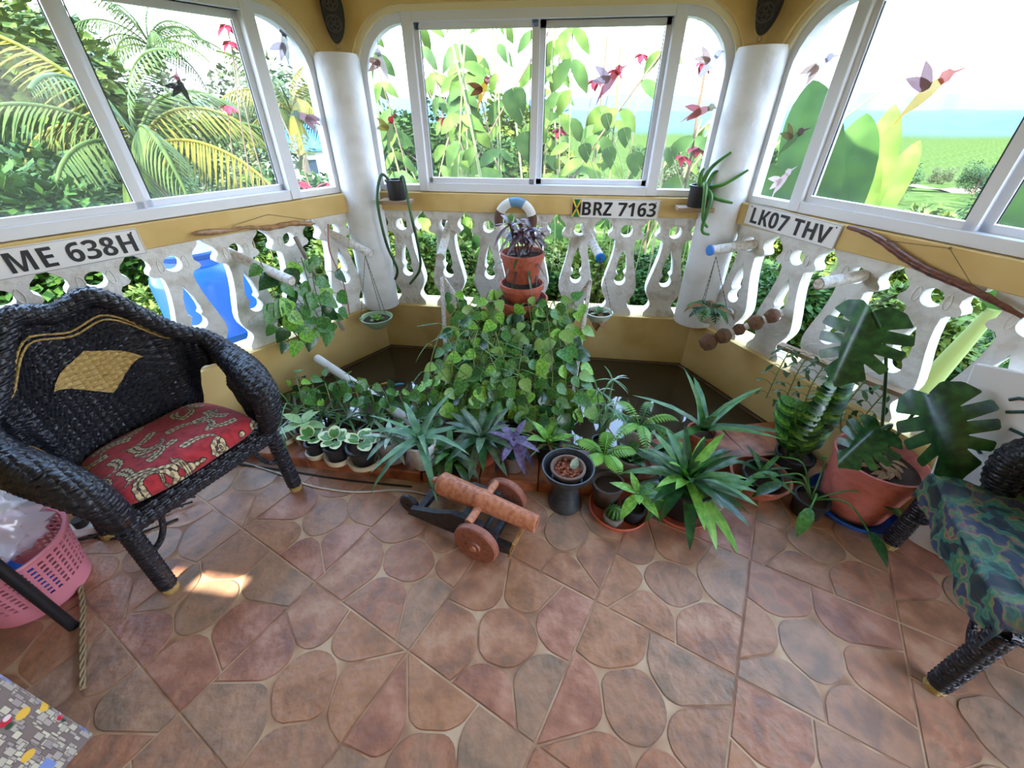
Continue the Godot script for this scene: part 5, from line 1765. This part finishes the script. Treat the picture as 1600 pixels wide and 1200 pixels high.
func build_garden():
	hn.seed = 3
	hn.frequency = .02
	var grass := M("grass_land", Color.WHITE, .95, {"spec": 0.0, "cols": [C8(38, 54, 24), C8(56, 74, 33), C8(72, 88, 42), C8(47, 65, 29), C8(86, 92, 54)], "scale": .045, "seed": 14, "freq": .012, "world": true, "oct": 6, "size": 512, "contrast": 2.2})
	var b := MB.new()
	b.g(1)
	var rings := [0.0, 1.4, 2.6, 3.4, 4.5, 6.0, 8.0, 11.0, 15.0, 20.0, 28.0, 40.0, 55.0, 75.0, 100.0, 140.0, 200.0, 290.0, 420.0, 600.0, 900.0, 1400.0, 2200.0, 3600.0]
	for i in rings.size() - 1:
		for k in 96:
			var q := []
			for c in [[i, k], [i + 1, k], [i + 1, k + 1], [i, k + 1]]:
				var a: float = TAU * (c[1] % 96) / 96
				var x: float = cos(a) * rings[c[0]]
				var z: float = sin(a) * rings[c[0]]
				q.append(Vector3(x, land(x, z), z))
			if i > 0: b.tri(q[0], q[2], q[1])
			if i > 0: b.tri(q[0], q[3], q[2])
			else: b.tri(q[0], q[2], q[1])
	var gr := structure("ground", "grassy green slope falling away to the valley")
	part(gr, "slope", b.done(), grass)
	# wooded hills across the valley
	var hills := structure("hills", "blue wooded hills beyond the valley")
	var hm := M("hill_wood", Color.WHITE, .95, {"spec": 0.0, "cols": [C8(44, 62, 38), C8(58, 78, 46), C8(52, 70, 42)], "scale": .002, "seed": 15, "freq": .03, "world": true})
	for L in 2:
		b = MB.new()
		b.g(1)
		var pts := []
		for k in 121:
			var az := deg_to_rad(-70.0 + 150.0 * k / 120.0)
			var dir := Vector3(sin(az), 0, -cos(az))
			var e: float = 72.0 + 60.0 * hn.get_noise_2d(k * 2.3, L * 90.0) + 16.0 * hn.get_noise_2d(k * 9.0, 7.0)
			if L == 0: e = 8.0 + 14.0 * hn.get_noise_2d(k * 3.1, 40.0)
			var dd := 3300.0 if L == 1 else 2100.0
			pts.append([dir * (dd - 520.0) + Vector3.UP * -45.0, dir * (dd - 200.0) + Vector3.UP * (e * .55), dir * dd + Vector3.UP * e, dir * (dd + 500.0) + Vector3.UP * -60.0])
		for k in 120:
			for j in 3: b.quad(pts[k][j], pts[k][j + 1], pts[k + 1][j + 1], pts[k + 1][j])
		part(hills, "ridge", b.done(), hm)
	# sunlit haze lying over the far valley
	var fv := FogVolume.new()
	fv.name = "valley_haze"
	fv.shape = RenderingServer.FOG_VOLUME_SHAPE_BOX
	fv.size = Vector3(6000, 190, 2300)
	fv.position = Vector3(1000, 38, -2000)
	var fm := FogMaterial.new()
	fm.density = 0.0005
	fm.albedo = Color(0.55, 0.75, 1.0)
	fv.material = fm
	fv.set_meta("kind", "stuff")
	fv.set_meta("label", "pale blue haze over the far valley")
	fv.set_meta("category", "haze")
	add_child(fv)
	# dirt road in the valley
	b = MB.new()
	var road := [Vector2(30, -90), Vector2(60, -96), Vector2(84, -110), Vector2(110, -112), Vector2(150, -130), Vector2(170, -170)]
	b.g(1)
	for i in road.size() - 1:
		for k in 8:
			var p: Vector2 = road[i].lerp(road[i + 1], k / 8.0)
			var p2: Vector2 = road[i].lerp(road[i + 1], (k + 1) / 8.0)
			var w := 3.4
			b.quad(Vector3(p.x, land(p.x, p.y) + .5, p.y - w), Vector3(p2.x, land(p2.x, p2.y) + .5, p2.y - w), Vector3(p2.x, land(p2.x, p2.y) + .5, p2.y + w), Vector3(p.x, land(p.x, p.y) + .5, p.y + w))
	var rd := structure("path", "pale dirt road crossing the valley")
	part(rd, "track", b.done(), M("dirt", C8(140, 124, 106), .95, {"spec": 0.0}))
	# trees
	var lime := leafmat("lime", [C8(78, 104, 34), C8(108, 134, 48), C8(142, 154, 66)])
	var leafy := leafmat("leafy", [C8(44, 78, 28), C8(66, 106, 38), C8(90, 126, 50)])
	var olive := leafmat("olive_leaf", [C8(78, 96, 60), C8(110, 126, 80), C8(140, 150, 104)])
	var deep := leafmat("deeper", [C8(40, 72, 32), C8(58, 96, 42), C8(84, 120, 54)])
	var cA := crown_mesh("a", 10000, .085)
	var cB := crown_mesh("b", 8000, .105)
	var cC := crown_mesh("c", 6000, .075)
	for q in [["yellow-green broad tree behind the armchair window", -10.6, -7.6, 3.0, 2.4, cA, lime], ["tall bright green tree behind the far palm", -23.5, -14.0, 3.9, 3.4, cA, leafy], ["open grey-green tree beside the far palm", -10.8, -13.4, 2.7, 2.2, cC, olive], ["grey-green tree in front of the white house", -6.4, -15.5, 2.2, 1.6, cC, olive], ["leafy tree behind the cane thicket", -3.6, -12.0, 2.2, 1.7, cA, leafy], ["lime tree at the garden edge beyond the canes", -1.2, -14.5, 2.0, 2.0, cB, lime], ["dark round tree on the slope beyond the blue house", -19.0, -31.0, 4.5, 3.0, cA, deep], ["rounded green tree above the far roofs", -31.0, -25.0, 5.0, 4.0, cB, leafy], ["dark tree behind the yellow-green tree", -18.0, -8.0, 4.0, 3.0, cB, deep], ["small tree lower on the valley slope", 9.0, -22.0, 2.2, 1.4, cB, leafy], ["olive tree lower on the valley slope", 16.0, -26.0, 2.4, 1.5, cC, olive]]:
		tree(q[0], Vector3(q[1], 0, q[2]), q[3], q[4], q[5], q[6], "trees beyond the windows")
	var taken := []
	var free := func(p: Vector2, r: float) -> bool:
		for o in taken:
			if p.distance_to(o[0]) < (r + o[1]) * 1.25: return false
		taken.append([p, r])
		return true
	taken.append([Vector2(9, -22), 2.2]); taken.append([Vector2(16, -26), 2.4])
	for k in 64:
		var a := rnd(.1, 1.0)
		var d := 34.0 * pow(9.0, rng.randf())
		var r := rnd(2.2, 4.5)
		if free.call(Vector2(sin(a) * d, -cos(a) * d), r):
			tree("distant round tree on the valley floor", Vector3(sin(a) * d, 0, -cos(a) * d), r, rnd(1.4, 2.4), cC, [leafy, olive, deep][k % 3], "distant valley trees")
	for q in [["glossy green bush under the near palm", -5.5, -3.0, 1.25, .65, cB, leafy], ["green bush in front of the near palm trunk", -6.4, -5.2, 1.2, .6, cB, deep], ["lime bush beside the garden lawn", -5.0, -5.6, .95, .6, cA, lime], ["bright leafy bush under the red flowers", -3.3, -4.9, 1.05, .55, cB, leafy], ["bush with yellow-green tips behind the pillar", -2.4, -4.9, .9, .8, cA, lime], ["broad bush at the lower garden wall", -8.2, -4.6, 1.6, .8, cB, deep], ["olive bush by the lawn edge", -7.2, -8.2, 1.3, .8, cC, olive]]:
		tree(q[0], Vector3(q[1], 0, q[2]), q[3], q[4], q[5], q[6], "bushes below the windows", "garden_bush")
	for k in 22:
		var s := k / 21.0
		var p := Vector2(-3.1, -1.6).lerp(Vector2(-1.5, -3.5), s * 3.0) if s < .333 else (Vector2(-1.5, -3.5).lerp(Vector2(1.6, -3.4), (s - .333) * 3.0) if s < .667 else Vector2(1.6, -3.4).lerp(Vector2(3.6, -.9), (s - .667) * 3.0))
		tree("low yellow-green weeds growing against the balustrade", Vector3(p.x + rnd(-.15, .15), 0, p.y + rnd(-.3, .1)), rnd(.5, .7), rnd(.3, .5), [cB, cA][k % 2], [lime, leafy, lime][k % 3], "weeds outside the balustrade", "weed_clump")
	for k in 60:
		var p := Vector2(3.4 + rnd(0, 6.5), -4.6 + rnd(-6.0, 1.5))
		var r := rnd(.65, .95)
		if free.call(p, r):
			tree("yellowish shrub on the slope below the banana plants", Vector3(p.x, 0, p.y), r, rnd(.5, .9), cB, [lime, leafy][k % 2], "shrubs below the banana plants", "slope_shrub")
	# palms
	var pf := [leafmat("palm", [C8(60, 88, 34), C8(84, 108, 42), C8(108, 124, 54)]), leafmat("palm_yellow", [C8(122, 118, 38), C8(146, 136, 46), C8(104, 112, 42)]), leafmat("palm_green", [C8(62, 90, 40), C8(84, 110, 50), C8(104, 122, 62)])]
	palm("young palm with broad drooping yellow-green fronds", Vector3(-4.9, 1.15, -4.2), 1.75, [pf[0], pf[2], pf[0], pf[1]])
	palm("tall slim palm with a dense round crown", Vector3(-14.4, 3.4, -15.5), 2.3, [pf[2], pf[0]])
	palm("palm with dry fronds beside the blue roof", Vector3(-6.2, 1.5, -9.6), 1.7, [pf[1], pf[0]])
	house("grey-roofed house among the trees behind the far palm", Vector3(-20.2, 0, -21.2), .7, 5.0, 4.0, 2.2, C8(206, 200, 192), C8(150, 146, 146))
	house("white house with a blue roof beyond the garden", Vector3(-14.6, 0, -24.0), .5, 4.4, 3.4, 2.0, C8(216, 216, 214), C8(40, 108, 176))
	# blue barrel outside the balusters
	var t := thing("water_barrel", "bright blue plastic barrel standing outside the balusters", "barrel", Vector3(-2.14, -.42, -1.54))
	b = MB.new()
	b.lathe([Vector2(0, 0), Vector2(.25, 0), Vector2(.275, .03), Vector2(.28, .3), Vector2(.29, .32), Vector2(.28, .34), Vector2(.28, .72), Vector2(.29, .74), Vector2(.28, .76), Vector2(.275, 1.08), Vector2(.25, 1.14), Vector2(.19, 1.18), Vector2(.18, 1.24), Vector2(0, 1.24)], 36)
	part(t, "drum", b.done(), M("barrel_blue", C8(20, 92, 190), .3))
	b = MB.new()
	b.lathe([Vector2(.192, 1.22), Vector2(.2, 1.225), Vector2(.2, 1.25), Vector2(.19, 1.26), Vector2(0, 1.26)], 30)
	part(t, "lid", b.done(), M("barrel_lid", C8(24, 70, 140), .35))
	# cane thicket in front
	var stemc := [M("cane_pale", C8(150, 142, 104), .8), M("cane_green", C8(118, 128, 78), .8), M("cane_brown", C8(110, 92, 72), .8)]
	var cl := [leafmat("cane_leaf", [C8(76, 112, 44), C8(108, 146, 62), C8(140, 168, 84)]), leafmat("cane_leaf_b", [C8(60, 98, 48), C8(86, 124, 60), C8(110, 144, 76)])]
	for k in 46:
		var x := -1.75 + 3.2 * k / 45.0 + rnd(-.1, .1)
		var z := rnd(-5.2, -3.5)
		var lean: float = rnd(-.25, .25) + (.45 if k % 5 == 0 else 0.0) + x * .12
		var h := rnd(2.4, 3.4) if x < .35 else rnd(1.4, 2.8)
		t = thing("garden_cane", "leafy cane stem in the thicket" if k % 2 == 0 else "bare thin cane stem in the thicket", "plant", Vector3(x, -.45, z), 0, "canes in front of the middle window")
		var tip := Vector3(lean * h, h, rnd(-.2, .2))
		var sp := catmull([Vector3.ZERO, Vector3(lean * h * .35, h * .5, 0), tip], 8)
		b = MB.new(); b.tube(sp, rnd(.007, .013), 5); part(t, "stem", b.done(), stemc[k % 3])
		if k % 2 == 0:
			for j in 9:
				var p: Vector3 = sp[5 + j] if x < .35 else sp[4 + j]
				for s in [-1, 1]:
					if rng.randf() < .25: continue
					leaf_at(t, lmesh("lance", .9, .15), cl[(j + k) % 2], p, Vector3(s * rnd(.4, .9), rnd(-.9, -.1), rnd(-.3, .5)), Vector3(0, .5, 1), rnd(.2, .36), 1.0)
	for q in [[Vector3(-.30, 1.72, -3.2), .28], [Vector3(-.20, 1.42, -3.2), .26], [Vector3(.45, 1.55, -3.1), .13], [Vector3(.62, 1.45, -3.3), .16], [Vector3(.72, 1.28, -3.2), .2], [Vector3(1.0, 1.32, -3.2), .16], [Vector3(.3, 1.35, -3.0), .15], [Vector3(.52, 1.3, -3.4), .18]]:
		t = thing("vine_shoot", "broad heart-shaped leaf on a thin shoot outside the glass", "plant", Vector3(q[0].x + .2, -.42, q[0].z), 0, "heart-leaf shoots outside the glass")
		var lo: Vector3 = q[0] - t.position
		b = MB.new(); b.tube(catmull([Vector3.ZERO, Vector3(.1, lo.y * .6, 0), lo], 6), .004, 5); part(t, "stem", b.done(), stemc[1])
		leaf_at(t, lmesh("heart", .4, .15), cl[1], lo, Vector3(.25, -1, .15), Vector3(0, .2, 1), q[1], .95)
	# poinsettias
	var redm := leafmat("red_bract", [C8(186, 30, 56), C8(214, 52, 80), C8(170, 26, 46)])
	for q in [[-2.69, 2.05, -3.3], [-2.9, 2.2, -3.6], [-2.4, 1.95, -3.1], [-3.6, 1.62, -4.2], [-2.05, 1.0, -3.2], [-2.25, 1.02, -3.1], [1.16, 1.24, -3.4], [1.3, 1.3, -3.5], [.61, 1.95, -5.0], [.9, 2.1, -5.2], [.4, 1.85, -4.8], [-1.3, 1.5, -4.8], [.05, 1.4, -4.6], [-1.0, 1.45, -5.2], [1.4, 1.95, -4.4]]:
		t = thing("red_flower", "red flower head with pointed bracts on a thin stem", "flower", Vector3(q[0] + rnd(-.3, .3), land(q[0], q[2]) - .1, q[2]), 0, "red flowers outside the windows")
		var lo := Vector3(q[0], q[1], q[2]) - t.position
		b = MB.new(); b.tube(catmull([Vector3.ZERO, Vector3(lo.x * .2, lo.y * .6, 0), lo], 6), .006, 5); part(t, "stem", b.done(), stemc[2])
		for k in 9:
			var a := k * 2.4
			leaf_at(t, lmesh("lance", .6, .15), redm, lo, Vector3(cos(a), -.2 + .3 * sin(k * 2.0), sin(a)), Vector3.UP, rnd(.1, .16), 1.1, "bract")
	# banana plants
	var bn := [leafmat("banana", [C8(54, 98, 40), C8(76, 124, 50), C8(96, 142, 60)]), leafmat("banana_young", [C8(92, 130, 44), C8(116, 152, 60), C8(140, 168, 78)])]
	for q in [["banana plant with a dark upright leaf over the plate LK07", Vector3(1.95, -.5, -2.5), [[Vector3(1.93, .80, -2.45), Vector3(1.62, 1.66, -2.55), 0], [Vector3(1.9, .92, -2.4), Vector3(1.36, 1.16, -2.5), 0], [Vector3(2.0, .75, -2.4), Vector3(1.5, .95, -2.25), 0]]], ["banana plant with a straight blade in front of the valley", Vector3(2.12, -.5, -2.7), [[Vector3(2.12, .72, -2.6), Vector3(2.05, 1.5, -2.6), 0], [Vector3(2.15, .7, -2.6), Vector3(1.85, 1.35, -2.7), 0]]], ["young banana plant with pale green unrolling leaves", Vector3(2.5, -.6, -2.95), [[Vector3(2.45, .75, -2.85), Vector3(2.37, 1.56, -2.9), 1], [Vector3(2.5, .7, -2.85), Vector3(2.62, 1.36, -2.85), 1], [Vector3(2.45, .7, -2.8), Vector3(2.3, 1.25, -2.75), 1]]], ["large banana leaf close to the right window frame", Vector3(2.45, -.5, -1.6), [[Vector3(2.45, .7, -1.5), Vector3(2.4, 1.46, -1.5), 0], [Vector3(2.45, .65, -1.5), Vector3(2.7, 1.3, -1.5), 0]]]]:
		t = thing("banana_plant", (q[0] as String).replace("right window frame", "last window mullion"), "banana plant", q[1], 0, "banana plants outside")
		b = MB.new(); b.tube([Vector3.ZERO, Vector3(0, .7, .02), (q[2][0][0] as Vector3) - q[1]], [.07, .055, .03], 10); part(t, "stem", b.done(), M("banana_stem", C8(128, 140, 80), .7))
		for l in q[2]:
			var a: Vector3 = l[0] - q[1]
			var e: Vector3 = l[1] - q[1]
			leaf_at(t, lmesh("paddle", .35, .18, .05), bn[l[2]], a, e - a + Vector3.UP * .1, Vector3(-.5, .1, .85), (e - a).length() * 1.08, .8 if l[2] == 0 else .55)

func _ready():
	setup()
	build_floor()
	build_walls()
	build_furniture()
	build_plants()
	build_garden()
